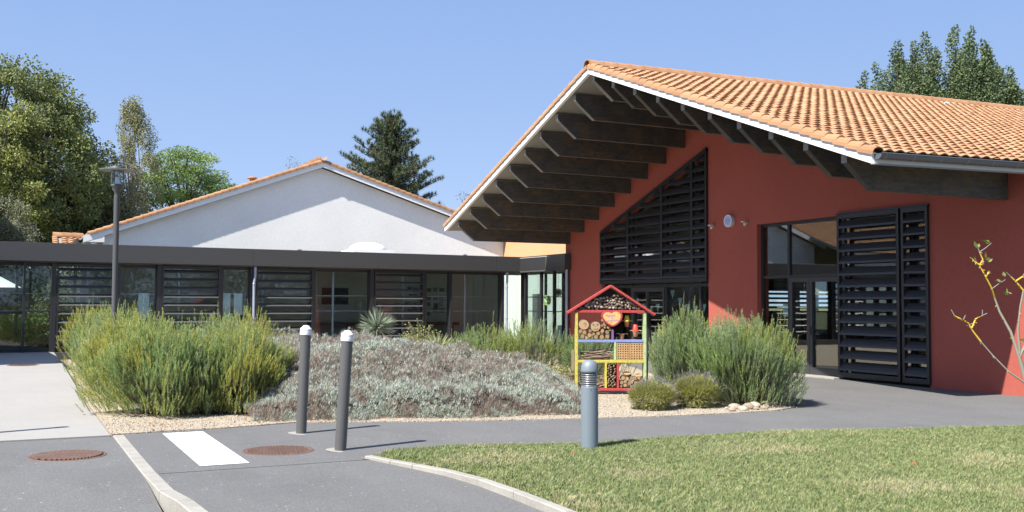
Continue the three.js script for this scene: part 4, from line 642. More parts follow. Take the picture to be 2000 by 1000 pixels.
  { // flower-pot dolls
    const terra = M([0.46, 0.20, 0.09], 0.85), straw = M([0.55, 0.42, 0.2], 0.9);
    const doll = (px, py, hat, label, s = 1, z = 0.02) => { const [x, y] = P(px, py), w = at(x, y, z), o = thing('flower_pot_doll', label, 'pot doll', [w.x, w.y, -w.z], TH, 'flower-pot dolls hanging in the insect hotel');
      part('body_pot', lathe([[0.0001, 0], [0.03 * s, 0], [0.046 * s, 0.085 * s], [0.05 * s, 0.085 * s], [0.05 * s, 0.1 * s], [0.04 * s, 0.1 * s]], 16), terra, o);
      if (hat) { part('hat_pot', lathe([[0.052 * s, 0.1 * s], [0.052 * s, 0.116 * s], [0.046 * s, 0.118 * s], [0.034 * s, 0.2 * s], [0.0001, 0.202 * s]], 16), hat, o); part('cord', tube([V(0, 0.2 * s, 0), V(0, 0.3 * s, 0)], 0.003, 4, 1), m.dark, o); }
      for (const q of [-1, 1]) part('arm', tube([new THREE.Vector3(q * 0.045 * s, 0.1 * s, 0), new THREE.Vector3(q * 0.075 * s, 0.105 * s, 0.01), new THREE.Vector3(q * 0.1 * s, 0.095 * s, 0.015)], 0.006, 5, 4), straw, o);
      const h = new Soup(); for (let k = 0; k < 40; k++) { const a = rr(0, 6.28); h.needle(new THREE.Vector3(0.045 * s * Math.cos(a), 0.102 * s, 0.045 * s * Math.sin(a)), new THREE.Vector3(Math.cos(a), rr(-0.8, 0.6), Math.sin(a)).normalize(), 0.03, 0.006, [0.6, 0.52, 0.36]); } part('straw_hair', h.geo(), m.herb, o); };
    doll(1222, 641.5, M([0.72, 0.62, 0.04], 0.5), 'flower-pot doll with yellow hat hanging in the insect hotel', 1); doll(1238.5, 661, M([0.62, 0.05, 0.03], 0.5), 'flower-pot doll with red hat hanging in the insect hotel', 1.08); doll(1212, 666.2, null, 'flower-pot doll without hat sitting on the blue shelf', 1.0, 0.0);
  }
}

// ---------------------------------------------------------------- planting
const up3 = new THREE.Vector3(0, 1, 0), tv = new THREE.Vector3(), tw = new THREE.Vector3(), tu = new THREE.Vector3();
function sprig(S, o, d, len, n, nl, nw, cols, stemCol) { // a leafy shoot: stem with needles all round
  tu.set(d.z, 0.3 * d.x, -d.x).normalize(); const bx_ = tu.clone(), by_ = new THREE.Vector3().crossVectors(d, bx_).normalize();
  S.needle(o, d, len, 0.006, stemCol);
  for (let k = 0; k < n; k++) {
    const t = (k + rnd()) / n, a = k * 2.4 + rr(-0.4, 0.4), op = mix(1.15, 0.4, t * t);
    tv.copy(o).addScaledVector(d, len * (0.12 + 0.88 * t)); tw.copy(bx_).multiplyScalar(Math.cos(a)).addScaledVector(by_, Math.sin(a)).multiplyScalar(op).addScaledVector(d, 0.75).normalize();
    S.needle(tv, tw, nl * rr(0.7, 1.15) * (1 - 0.3 * t), nw, jit(cols[ri(cols.length)], 0.13));
  }
}
const G_ROS = { olive: [[0.359, 0.408, 0.103], [0.292, 0.363, 0.097], [0.424, 0.468, 0.134]], green: [[0.199, 0.310, 0.092], [0.251, 0.363, 0.116], [0.330, 0.421, 0.158]], grey: [[0.279, 0.368, 0.182], [0.344, 0.428, 0.224], [0.239, 0.322, 0.151]], lemon: [[0.476, 0.468, 0.078], [0.383, 0.421, 0.097], [0.530, 0.494, 0.097]] };
function rosemary(label, x, D, r, h, n, pal, o = {}) {
  const t = thing('rosemary_bush', label, 'shrub', [x, 0, D], 0, 'rosemary bushes in the gravel bed'), S = new Soup(), W = new Soup(), wood = [[0.16, 0.13, 0.10], [0.22, 0.19, 0.155], [0.12, 0.095, 0.075]], base = new THREE.Vector3(), tip = new THREE.Vector3(), d = new THREE.Vector3();
  const keys = pal.map((k) => G_ROS[k]);
  for (let i = 0; i < n; i++) {
    const ph = rr(0, 6.283), low = rnd() < (o.skirt ?? 0.44), rho = low ? rr(0.7, 1.04) : Math.sqrt(rnd()) * 0.98, ir = 1 + 0.16 * Math.sin(ph * 3 + x * 5) + 0.1 * Math.sin(ph * 7 + D);
    const top = h * (1 - 0.38 * Math.pow(rho, 2.4)) * (1 + 0.10 * Math.sin(ph * 4 + x * 3 + rho * 5)), y = low ? top * rr(0.14, 1.0) : top * rr(0.7, 1.0);
    tip.set(Math.cos(ph) * rho * r * ir, y, Math.sin(ph) * rho * r * ir);
    const lean = low ? rr(0.35, 0.9) : 0.35 * rho + 0.12 * gs();
    d.set(Math.cos(ph) * lean + 0.24 * gs(), 1 - (low ? 0.35 * rnd() : 0), Math.sin(ph) * lean + 0.24 * gs()).normalize();
    const len = rr(0.16, 0.36) * (o.len ?? 1), pc = rnd() < 0.3 ? keys[ri(keys.length)] : keys[Math.floor(clamp(vnp(tip.x * 1.6 + x, tip.z * 1.6 + D, tip.y * 1.6) * 1.35 - 0.17, 0, 0.999) * keys.length)];
    base.copy(tip).addScaledVector(d, -len); if (base.y < 0.02) base.y = 0.02;
    sprig(S, base, d, len, 42, 0.041, 0.0105, pc, wood[ri(3)]);
    if (!low && rnd() < 0.07) sprig(S, tip.clone(), d.clone().lerp(up3, 0.5).normalize(), rr(0.12, 0.3), 24, 0.034, 0.0095, pc, wood[0]);
    if (rnd() < 0.55) { tv.set(gs() * 0.16 * r, 0.0, gs() * 0.16 * r); tw.copy(base).sub(tv); const L = tw.length(); if (L > 0.05) W.needle(tv, tw.divideScalar(L), L * 1.06, rr(0.01, 0.022), jit(wood[ri(3)], 0.15)); }
    if (rnd() < (o.dry ?? 0.06)) W.needle(base, d, len * 1.25, 0.007, jit([0.36, 0.31, 0.25], 0.15));
  }
  const f = part('foliage', S.geo(), m.herb, Object.assign(t, { off: null })); f.userData.kind = 'stuff'; const w = part('stems', W.geo(), m.herb, t); w.userData.kind = 'stuff'; return t;
}
function vnp(x, y, z) { return 0.5 * (vn(x + 40, y + 40 + z * 0.7, 4096, 5) + vn(x * 0.9 + z + 80, y * 1.1 + 20, 4096, 6)); }

rosemary('olive green rosemary bush at the front corner of the concrete path', 2.0, 15.35, 0.9, 1.30, 2600, ['olive', 'lemon', 'green', 'olive'], { dry: 0.16 });
rosemary('rosemary bush with dry twigs left of the grey ground cover', 3.05, 15.35, 0.88, 1.24, 2600, ['olive', 'lemon', 'olive', 'green'], { dry: 0.28 });
rosemary('tall rosemary bush beside the path in front of the lamp post', 1.85, 17.6, 0.85, 1.44, 1700, ['lemon', 'olive', 'olive']);
rosemary('rosemary bush right of the lamp post with upright shoots', 3.2, 17.5, 0.92, 1.38, 1700, ['olive', 'grey', 'olive', 'green'], { dry: 0.2 });
rosemary('rosemary bush beside the path behind the lamp post', 1.95, 20.6, 0.8, 1.52, 900, ['olive', 'grey']);
rosemary('rosemary bush farther along the path, third from the glass', 1.85, 23.0, 0.75, 1.5, 700, ['olive', 'green']);
rosemary('rosemary bush nearest the glass entrance beside the path', 1.75, 25.6, 0.75, 1.5, 700, ['olive', 'lemon']);
rosemary('rosemary bush with bare twigs behind the grey ground cover', 4.0, 19.2, 0.75, 1.45, 800, ['olive', 'lemon', 'grey'], { dry: 0.3 });
rosemary('large fresh green rosemary bush nearest the entrance doors', 10.78, 12.98, 0.84, 1.40, 2900, ['green', 'green', 'grey', 'olive'], { len: 1.2, skirt: 0.42 });
rosemary('tall rosemary bush just right of the insect hotel', 10.3, 14.0, 0.62, 1.52, 1900, ['green', 'grey', 'olive'], { len: 1.25 });
rosemary('rosemary bush behind the large one, facing the red wall', 11.3, 14.2, 0.6, 1.4, 1000, ['green', 'grey'], { len: 1.2 });
rosemary('pale green rosemary bush left of the insect hotel', 8.35, 18.0, 0.8, 1.2, 900, ['grey', 'olive', 'green']);
rosemary('rosemary bush directly behind the left of the insect hotel', 9.15, 17.5, 0.75, 1.32, 900, ['grey', 'olive']);
rosemary('rosemary bush directly behind the right of the insect hotel', 10.1, 16.8, 0.7, 1.15, 800, ['grey', 'green']);

rosemary('rosemary bush filling the middle of the front clump by the path', 2.52, 15.1, 0.7, 1.2, 1500, ['olive', 'green', 'grey', 'olive'], { dry: 0.22 });
function lavender(label, x, D, r, h, n) {
  const t = thing('lavender_bush', label, 'lavender', [x, 0, D], 0, 'clipped lavender bushes in front of the insect hotel'), S = new Soup(), F = new Soup(); t.off = null;
  const g = [[0.44, 0.46, 0.12], [0.48, 0.49, 0.14], [0.38, 0.42, 0.13], [0.52, 0.50, 0.17]], d = new THREE.Vector3(), o = new THREE.Vector3();
  for (let i = 0; i < n; i++) {
    d.copy(dirv()); if (d.y < -0.75) d.y *= -1; const k = rr(0.62, 0.97); o.set(d.x * r * k, h * 0.44 + d.y * h * 0.5 * k, d.z * r * k); if (o.y < 0.02) o.y = 0.02;
    tv.copy(d).addScaledVector(up3, 0.35).add(tu.set(gs() * 0.2, gs() * 0.2, gs() * 0.2)).normalize(); const dd = tv.clone(); for (let q = 0; q < 7; q++) { tw.copy(dd).add(tu.set(gs() * 0.3, gs() * 0.3, gs() * 0.3)).normalize(); S.needle(tv.copy(o), tw, rr(0.05, 0.09), 0.009, jit(g[ri(4)], 0.12)); }
    if (d.y > 0.0 && rnd() < 0.3) { const e = o.clone().addScaledVector(dd, 0.05), L = rr(0.05, 0.11); F.needle(e, dd, L, 0.004, [0.20, 0.21, 0.09]); for (let q = 0; q < 6; q++) { tw.copy(dd).add(tu.set(gs() * 0.5, gs() * 0.5, gs() * 0.5)).normalize(); F.needle(tv.copy(e).addScaledVector(dd, L * rr(0.6, 1)), tw, 0.016, 0.008, jit([[0.24, 0.20, 0.28], [0.29, 0.26, 0.29], [0.25, 0.22, 0.2]][ri(3)], 0.15)); } }
  }
  part('foliage', S.geo(), m.herb, t).userData.kind = 'stuff'; part('flower_spikes', F.geo(), m.herb, t).userData.kind = 'stuff';
}
lavender('rounded lavender bush with faded mauve spikes, left of the pair', 8.82, 12.86, 0.37, 0.42, 3600);
lavender('rounded yellow-green lavender bush, right of the pair', 9.64, 12.86, 0.37, 0.5, 3600);

{ // silvery ground cover: one mass of curly shoots on a low mound
  const S = new Soup(), fr = (x) => 0.5 * (vnp(x * 2.1, 3, 0) - 0.42) + (x < 3.4 ? 13.62 : x < 5 ? mix(13.62, 13.05, (x - 3.4) / 1.6) : x < 7.4 ? mix(13.05, 12.5, (x - 5) / 2.4) : mix(12.5, 14.2, (x - 7.4) / 1.2));
  const sil = [[0.43, 0.465, 0.39], [0.35, 0.40, 0.325], [0.50, 0.53, 0.45]], brn = [[0.30, 0.24, 0.195], [0.38, 0.315, 0.265], [0.22, 0.165, 0.125]], o = new THREE.Vector3(), d = new THREE.Vector3();
  const hgt = (x, D) => { const t = D - fr(x), b = vnp(x * 2.3, D * 2.3, 0); const lump = 1.25 * vnp(x * 4.4 + 7, D * 4.4, 4) - 0.1; return (0.05 + 0.13 * sst(0, 0.6, t) + 0.66 * Math.pow(clamp(t / 3.2), 0.8)) * mix(1, 0.76, sst(5.4, 8.2, x)) * (0.35 + 0.65 * sst(2.9, 4.1, x)) * (0.62 + 0.36 * b + 0.5 * lump); };
  let made = 0;
  for (let i = 0; i < 120000 && made < 25000; i++) {
    const x = rr(3.0, 8.6), D = rr(12.35, 20.5); const t = D - fr(x); if (t < 0 || (x < 3.6 && D > 16) || (x > 7.6 && D > 16.8)) continue; if (t > 2.5 && rnd() < 0.45) continue; made++;
    const hh = hgt(x, D), edge = 1 - sst(0, 0.45, t); const y = edge > 0.2 && rnd() < 0.7 ? hh * rr(0.05, 1) : hh * rr(0.86, 1); o.set(x, y, -D);
    const nz = vnp(x * 1.1 + 9, D * 1.1, 3), top = sst(0.5, 1.6, t), dry = rnd() < (0.08 + 0.66 * top * sst(0.36, 0.6, nz + 0.1) + (t < 1.2 ? 0.85 * sst(0.45, 0.55, vnp(x * 3.4, D * 1.5, y * 5 + 8)) * sst(0.5, 0.2, y) : 0));
    const c = dry ? brn : sil, n = dry ? 8 : 11, sp = dry ? 0.5 : 0.8; d.set(gs() * 0.25, 1, 0.35 * edge + gs() * 0.25 + 0.25 * edge).normalize();
    for (let k = 0; k < n; k++) { tw.set(d.x + gs() * sp, d.y + gs() * sp * 0.8, d.z + gs() * sp).normalize(); tv.copy(o).add(tu.set(gs() * 0.022, gs() * 0.016, gs() * 0.022)); S.needle(tv, tw, rr(0.03, 0.065) * (dry ? 1.2 : 1), dry ? 0.0075 : 0.011, jit(c[ri(3)], 0.13)); }
  }
  const g = S.geo(), o2 = new THREE.Mesh(g, m.herb); o2.name = 'ground_cover'; o2.castShadow = o2.receiveShadow = true; scene.add(o2); tag(o2, 'mass of silvery grey ground cover with brown dried flower heads', 'ground cover', null, 'stuff');
  // the woody mound that carries it
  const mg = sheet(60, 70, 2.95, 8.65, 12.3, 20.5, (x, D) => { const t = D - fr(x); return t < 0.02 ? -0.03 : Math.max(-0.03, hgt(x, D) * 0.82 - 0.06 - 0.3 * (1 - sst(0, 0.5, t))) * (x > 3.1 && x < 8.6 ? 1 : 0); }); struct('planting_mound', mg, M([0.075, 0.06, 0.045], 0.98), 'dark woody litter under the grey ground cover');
}
function yucca(label, x, y, D, r, n, cols, w) {
  const t = thing('yucca', label, 'yucca', [x, 0, D], 0, 'spiky yuccas among the planting'), d = new THREE.Vector3(), s = new THREE.Vector3(), o = new THREE.Vector3(); t.off = null;
  part('trunk', taper([new THREE.Vector3(0, 0, 0), new THREE.Vector3(0.02, y * 0.6, 0), new THREE.Vector3(0, y, 0)], [0.09, 0.08, 0.06]), m.bark, t);
  for (let i = 0; i < n; i++) { d.copy(dirv()); if (d.y < -0.45) d.y *= -0.6; d.normalize(); s.crossVectors(d, dirv()).normalize(); const L = r * rr(0.85, 1.08), S = new Soup(), c = jit(cols[ri(cols.length)], 0.14); o.set(d.x * 0.05, y + d.y * 0.05, d.z * 0.05); const mid = o.clone().addScaledVector(d, L * 0.5), q = d.clone(); q.y -= 0.12 * rnd(); q.normalize(); const e = mid.clone().addScaledVector(q, L * 0.5), h = w / 2;
    S.tri(o.x - s.x * h * 0.6, o.y - s.y * h * 0.6, o.z - s.z * h * 0.6, o.x + s.x * h * 0.6, o.y + s.y * h * 0.6, o.z + s.z * h * 0.6, mid.x + s.x * h, mid.y + s.y * h, mid.z + s.z * h, c); S.tri(o.x - s.x * h * 0.6, o.y - s.y * h * 0.6, o.z - s.z * h * 0.6, mid.x + s.x * h, mid.y + s.y * h, mid.z + s.z * h, mid.x - s.x * h, mid.y - s.y * h, mid.z - s.z * h, c); S.tri(mid.x - s.x * h, mid.y - s.y * h, mid.z - s.z * h, mid.x + s.x * h, mid.y + s.y * h, mid.z + s.z * h, e.x, e.y, e.z, c); part('blade', S.geo(), m.herb, t); }
}
yucca('large round blue-green yucca behind the grey ground cover', 7.74, 1.02, 22.6, 0.47, 295, [[0.14, 0.20, 0.12], [0.22, 0.28, 0.19], [0.31, 0.36, 0.27]], 0.022);
yucca('small pale yellow-striped yucca at the edge of the grey ground cover', 7.6, 0.66, 18.5, 0.38, 240, [[0.28, 0.33, 0.13], [0.44, 0.44, 0.22], [0.35, 0.38, 0.17]], 0.018);
function leafyShrub(label, x, D, r, h, n, cols, ls = 0.05) {
  const t = thing('leafy_shrub', label, 'shrub', [x, 0, D]), S = new Soup(), B = []; t.off = null; const d = new THREE.Vector3(), s = new THREE.Vector3(), o = new THREE.Vector3();
  for (let i = 0; i < n; i++) { const a = rr(0, 6.283), k = Math.sqrt(rnd()), tip = new THREE.Vector3(Math.cos(a) * k * r, h * rr(0.55, 1.05) * (1 - 0.3 * k * k), Math.sin(a) * k * r), b = new THREE.Vector3(gs() * 0.05, 0.02, gs() * 0.05), mid = b.clone().lerp(tip, 0.5).add(new THREE.Vector3(0, 0.06, 0)); B.push(taper([b, mid, tip], [0.012, 0.008, 0.003], 4));
    for (let q = 0; q < 26; q++) { const u = rr(0.35, 1.02); o.copy(b).lerp(mid, Math.min(1, u * 2)); if (u > 0.5) o.copy(mid).lerp(tip, (u - 0.5) * 2); o.add(tu.set(gs() * 0.03, gs() * 0.03, gs() * 0.03)); d.copy(dirv()); d.y = Math.abs(d.y) * 0.7; d.normalize(); s.crossVectors(d, dirv()).normalize(); S.leaf(o, d, s, ls * rr(0.7, 1.2), ls * 0.55, jit(cols[ri(cols.length)], 0.14)); } }
  part('stems', B, m.twig, t); part('foliage', S.geo(), m.leaf, t).userData.kind = 'stuff';
}
leafyShrub('loose yellow-green shrub between the two yuccas', 8.35, 21.4, 0.5, 1.2, 110, [[0.28, 0.31, 0.08], [0.22, 0.27, 0.075], [0.34, 0.34, 0.10]]);
leafyShrub('low bright green shrub right of the small yucca', 8.05, 19.2, 0.55, 0.92, 110, [[0.25, 0.31, 0.08], [0.30, 0.35, 0.09], [0.19, 0.26, 0.07]]);
leafyShrub('yellow-green spreading shrub left of the insect hotel', 8.75, 15.9, 0.5, 0.55, 120, [[0.31, 0.32, 0.08], [0.25, 0.29, 0.08], [0.36, 0.35, 0.12]], 0.04);
leafyShrub('low shrub behind the grey ground cover near the corridor', 6.3, 21.2, 0.6, 0.75, 70, [[0.24, 0.27, 0.19], [0.19, 0.23, 0.15]], 0.04);

{ // stones edging the bed on the right
  const sm = [[0.36, 0.31, 0.24], [0.30, 0.24, 0.17], [0.42, 0.38, 0.31], [0.25, 0.19, 0.13]].map((c) => M(c, 0.9, { map: T.stuccoC, bumpMap: T.fine, bumpScale: 0.006 }));
  const words = ['pale', 'tan', 'whitish', 'brown'];
  for (let i = 0; i < 34; i++) {
    const r = i < 3 ? rr(0.085, 0.115) : rr(0.03, 0.075), g = new THREE.IcosahedronGeometry(1, 1), p = g.attributes.position, sd = rr(0, 99), v = new THREE.Vector3(); for (let k = 0; k < p.count; k++) { v.fromBufferAttribute(p, k); const f = 0.78 + 0.45 * vnp(v.x * 1.7 + sd, v.y * 1.7, v.z * 1.7); p.setXYZ(k, v.x * f * r, v.y * f * r * 0.62, v.z * f * r * 0.85); } g.computeVertexNormals(); g.rotateY(rr(0, 6));
    const u = rnd(), x = i < 3 ? [9.98, 10.2, 10.36][i] : mix(9.72, 11.1, u), D = i < 3 ? [12.34, 12.27, 12.32][i] : (x < 10.4 ? 12.08 : mix(12.08, 12.6, (x - 10.4) / 0.7)) + rr(0.0, 0.38); g.translate(x, 0.014 + r * 0.35, -D);
    single('rock', g, sm[i % 4], i < 3 ? ['largest pale rock at the foot of the big rosemary', 'brown rock right of the largest pale one', 'tan rock at the right of the bigger rocks'][i] : `small ${words[i % 4]} stone in the heap edging the bed below the big rosemary`, 'rock', 'stones edging the gravel bed');
  }
}
function scatter(name, geo, mat, n, place, label, cat) { const I = new THREE.InstancedMesh(geo, mat, n), q = new THREE.Object3D(), c = new THREE.Color(); let k = 0; for (let i = 0; i < n * 4 && k < n; i++) { const r = place(q, c); if (!r) continue; q.updateMatrix(); I.setMatrixAt(k, q.matrix); I.setColorAt(k, c); k++; } I.count = k; I.name = name; I.castShadow = I.receiveShadow = true; scene.add(I); return tag(I, label, cat, null, 'stuff'); }
const inPoly = (P, x, y) => { let c = false; for (let i = 0, j = P.length - 1; i < P.length; j = i++) if ((P[i][1] > y) !== (P[j][1] > y) && x < (P[j][0] - P[i][0]) * (y - P[i][1]) / (P[j][1] - P[i][1]) + P[i][0]) c = !c; return c; };
{
  const pg = new THREE.IcosahedronGeometry(1, 0); pg.scale(1, 0.6, 0.8);
  scatter('pebbles', pg, M([1, 1, 1], 0.95), 9000, (q, c) => { const x = rr(1.1, 11.4), D = rr(11.8, 15.2); const near = inPoly(bedFront, x, D); if (!near && !(inPoly(bedFront, x, D + 0.12 * rnd()) && rnd() < 0.06)) return 0; const r = rr(0.006, 0.015); q.position.set(x, (near ? 0.014 : 0.002) + r * 0.3, -D); q.scale.setScalar(r); q.rotation.set(rr(0, 6), rr(0, 6), rr(0, 6)); const g = rr(0.2, 0.45); c.setRGB(g * 1.04, g * 0.93, g * 0.76); return 1; }, 'loose pale pebbles of the gravel bed', 'gravel');
  const lg = new THREE.CircleGeometry(1, 5); lg.scale(1, 0.6, 1); lg.rotateX(-Math.PI / 2);
  scatter('fallen_leaves', lg, M([1, 1, 1], 0.9, { side: THREE.DoubleSide }), 130, (q, c) => { const a = rnd(); const x = a < 0.75 ? rr(1.4, 8) : rr(3.9, 11), D = a < 0.75 ? rr(13.05, 14) : rr(7, 10), bed = inPoly(bedFront, x, D), lw = inPoly(lawnEdge, x, D); if (!bed && !lw) return 0; const r = rr(0.016, 0.032); q.position.set(x, bed ? 0.03 : 0.06, -D); q.scale.setScalar(r); q.rotation.set(rr(-0.6, 0.6), rr(0, 6), rr(-0.6, 0.6)); const k = rnd(); c.setRGB(mix(0.36, 0.2, k), mix(0.14, 0.10, k), 0.05); return 1; }, 'scattered brown fallen leaves', 'leaves');
  scatter('grit', pg, M([1, 1, 1], 0.95), 260, (q, c) => { const x = rr(-1.5, 12), D = rr(7.5, 13.2); if (inPoly(bedFront, x, D) || inPoly(lawnEdge, x, D) || (x < 1.3 && x > 1.1)) return 0; const k = Math.abs(x - 1.3) < 0.7 ? 1 : rnd(); if (k < 0.75) return 0; const r = rr(0.002, 0.006); q.position.set(x, x < 1.2 ? -0.012 - 0.11 * sst(10.2, 8.2, D) : 0.001, -D); q.scale.setScalar(r); q.rotation.set(rr(0, 6), rr(0, 6), rr(0, 6)); const g = rr(0.2, 0.5); c.setRGB(g, g * 0.95, g * 0.85); return 1; }, 'loose grit lying on the asphalt', 'grit');
}
{ // lawn: tufts of blades
  const mk = (n, h, spread) => { const P = [], N = []; for (let i = 0; i < n; i++) { const a = rr(0, 6.28), x = gs() * spread, z = gs() * spread, l = h * rr(0.6, 1.15), w = rr(0.0016, 0.0029), bx_ = Math.cos(a), bz = Math.sin(a), lean = rr(0.1, 0.55) * l, a2 = rr(0, 6.28), mx = x + Math.cos(a2) * lean * 0.35, mz = z + Math.sin(a2) * lean * 0.35, ex = x + Math.cos(a2) * lean, ez = z + Math.sin(a2) * lean; P.push(x - bx_ * w, 0, z - bz * w, x + bx_ * w, 0, z + bz * w, mx + bx_ * w * 0.8, l * 0.6, mz + bz * w * 0.8, x - bx_ * w, 0, z - bz * w, mx + bx_ * w * 0.8, l * 0.6, mz + bz * w * 0.8, mx - bx_ * w * 0.8, l * 0.6, mz - bz * w * 0.8, mx - bx_ * w * 0.8, l * 0.6, mz - bz * w * 0.8, mx + bx_ * w * 0.8, l * 0.6, mz + bz * w * 0.8, ex, l, ez); } const g = new THREE.BufferGeometry(); g.setAttribute('position', new THREE.Float32BufferAttribute(P, 3)); g.computeVertexNormals(); return g; };
  const gm = M([1, 1, 1], 0.85, { side: THREE.DoubleSide }), grn = [[0.19, 0.235, 0.088], [0.23, 0.27, 0.105], [0.15, 0.20, 0.075]], dry = [[0.34, 0.32, 0.17], [0.40, 0.37, 0.215]];
  const edgeK = (x, D) => Math.min(1, Math.max(0.12, (x - (D > 8.7 ? mix(3.74, 3.4, (D - 8.7) / 1.4) : 3.82)) / 0.55));
  for (const [v, n, h] of [[0, 85000, 0.046], [1, 85000, 0.034]]) scatter(v ? 'short_grass' : 'lawn_grass', mk(9, h, 0.022), gm, n, (q, c) => {
    const u = Math.sqrt(rnd()), D = mix(3.2, 10.35, rnd()), x = rr(3.4, 16); if (!inPoly(lawnEdge, x, D)) return 0; const nz = vnp(x * 1.3, D * 1.3, 1), n2 = vnp(x * 4, D * 4, 2); if (rnd() > edgeK(x, D) * (0.55 + 0.9 * n2)) return 0; if (x / D > 2.7 || (x / D > 1.5 && rnd() < 0.7)) return 0;
    const s = rr(0.7, 1.25) * (0.75 + 0.5 * nz); q.position.set(x, 0.02, -D); q.rotation.set(0, rr(0, 6.28), 0); q.scale.set(1.1, s, 1.1); const dr = rnd() < 0.12 + 0.5 * sst(0.5, 0.72, nz); const cc = jit(dr ? dry[ri(2)] : grn[ri(3)], 0.08); c.setRGB(...cc); return 1; }, v ? 'short undergrowth of the lawn with straw-coloured blades' : 'mown lawn grass with drier straw patches', 'grass');
}

// ---------------------------------------------------------------- trees
seed = 4242;
function limb(a, b, r0, r1, bend = 0.1) { const m1 = a.clone().lerp(b, 0.35), m2 = a.clone().lerp(b, 0.7), L = a.distanceTo(b); m1.add(ball().multiplyScalar(L * bend)); m2.add(ball().multiplyScalar(L * bend)); return taper([a, m1, m2, b], [r0, mix(r0, r1, 0.35), mix(r0, r1, 0.7), r1], 6); }
function leafClump(S, c, r, n, ls, cols, o = {}) { // leaves scattered through a clump, denser towards its skin
  const d = new THREE.Vector3(), s = new THREE.Vector3(), p = new THREE.Vector3(), tone = rr(0.85, 1.15);
  for (let i = 0; i < n; i++) {
    const u = dirv(), k = Math.pow(rnd(), 0.45); p.set(u.x * r[0] * k, u.y * r[1] * k, u.z * r[2] * k).add(c);
    d.copy(u).add(tu.set(gs() * 0.7, gs() * 0.7 - (o.droop ?? 0.35), gs() * 0.7)).normalize(); s.crossVectors(d, tw.copy(u).add(dirv())).normalize();
    const q = jit(cols[ri(cols.length)], 0.12); S.leaf(p, d, s, ls * rr(0.7, 1.25), ls * (o.w ?? 0.75), [q[0] * tone, q[1] * tone, q[2] * tone]);
  }
}
function tree(name, label, group, base, H, trunkR, clumps, leaf, cols, o = {}) { // clumps: [x,y,z,rx,ry,rz,n] relative to the base
  const t = thing(name, label, 'tree', base, 0, group); t.off = null; const S = new Soup(), B = [], topP = new THREE.Vector3(0.1, H * (o.stem ?? 0.75), 0);
  B.push(limb(new THREE.Vector3(0, -0.2, 0), topP, trunkR, trunkR * 0.25, 0.02));
  clumps.forEach(([x, y, z, a, b, c, n], i) => { const e = new THREE.Vector3(x, y, z); leafClump(S, e, [a, b, c], n, leaf, cols, o); if (i % (o.every ?? 2) === 0) { const st = new THREE.Vector3(0.05, clamp(y * 0.62, H * 0.12, H * 0.7), 0); B.push(limb(st, e, trunkR * 0.28, 0.02, 0.07)); } });
  part('trunk', B, o.bark ?? m.bark, t); part('crown', S.geo(), m.leaf, t).userData.kind = 'stuff'; return t;
}
function domeClumps(n, cx, cy, rx, ry, cr, per, o = {}) { const out = []; for (let i = 0; i < n; i++) { const u = dirv(); if (u.y < (o.floor ?? -0.6)) { i--; continue; } const k = rr(o.inner ?? 0.62, 0.98), wb = o.wob ?? 1, w = 1 + wb * (0.14 * Math.sin(u.x * 5 + u.z * 4) + 0.1 * Math.sin(u.y * 7 + u.x * 3)), r = cr * rr(0.7, 1.25); out.push([cx + u.x * rx * k * w, cy + u.y * ry * k * w, u.z * rx * k * w, r, r * (o.flat ?? 0.7), r, Math.round(per * rr(0.7, 1.3))]); } return out; }
const BG = 'trees behind the buildings';
tree('lime_tree', 'big dark green lime tree at the left behind the corridor', BG, [-0.6, 0, 54], 13.6, 0.4, [...domeClumps(330, 0, 7.4, 4.9, 5.9, 0.78, 330, { inner: 0.8, wob: 0.3 }), ...domeClumps(90, 0, 7.0, 3.7, 5.0, 1.2, 260, { inner: 0.1, wob: 0.3 })], 0.13, [[0.155, 0.20, 0.05], [0.185, 0.225, 0.055], [0.12, 0.165, 0.04], [0.23, 0.255, 0.065]]);
tree('yellowing_tree', 'yellow-green lime tree at the far left in front of the dark one', BG, [-1.3, 0, 49.5], 10.4, 0.25, [...domeClumps(120, 0, 5.6, 3.1, 4.7, 0.58, 260, { inner: 0.7 }), ...domeClumps(30, 0, 5, 2, 3.2, 0.9, 220, { inner: 0.1 })], 0.13, [[0.24, 0.27, 0.05], [0.38, 0.38, 0.07], [0.19, 0.23, 0.045], [0.14, 0.18, 0.04]]);
tree('yellowing_tree', 'small yellow-leaved tree left of the tiled outbuilding', BG, [1.1, 0, 51.5], 5.8, 0.12, domeClumps(46, 0, 4.1, 1.15, 1.7, 0.4, 200, { inner: 0.3 }), 0.12, [[0.42, 0.40, 0.07], [0.30, 0.32, 0.06], [0.2, 0.24, 0.045]]);
tree('dark_tree', 'deep green tree filling the gap behind the lamp post', BG, [3.6, 0, 57], 9.2, 0.28, domeClumps(110, 0, 5.2, 3.1, 4.0, 0.85, 260, { inner: 0.3 }), 0.16, [[0.08, 0.11, 0.03], [0.105, 0.135, 0.038], [0.13, 0.16, 0.045]]);
tree('olive_tree', 'grey-green olive shaped tree low at the left edge', BG, [-0.3, 0, 42.6], 5.4, 0.16, domeClumps(56, 0, 3.9, 1.25, 1.5, 0.42, 420, { inner: 0.3 }), 0.085, [[0.20, 0.22, 0.125], [0.25, 0.27, 0.16], [0.16, 0.18, 0.095]], { w: 0.4 });
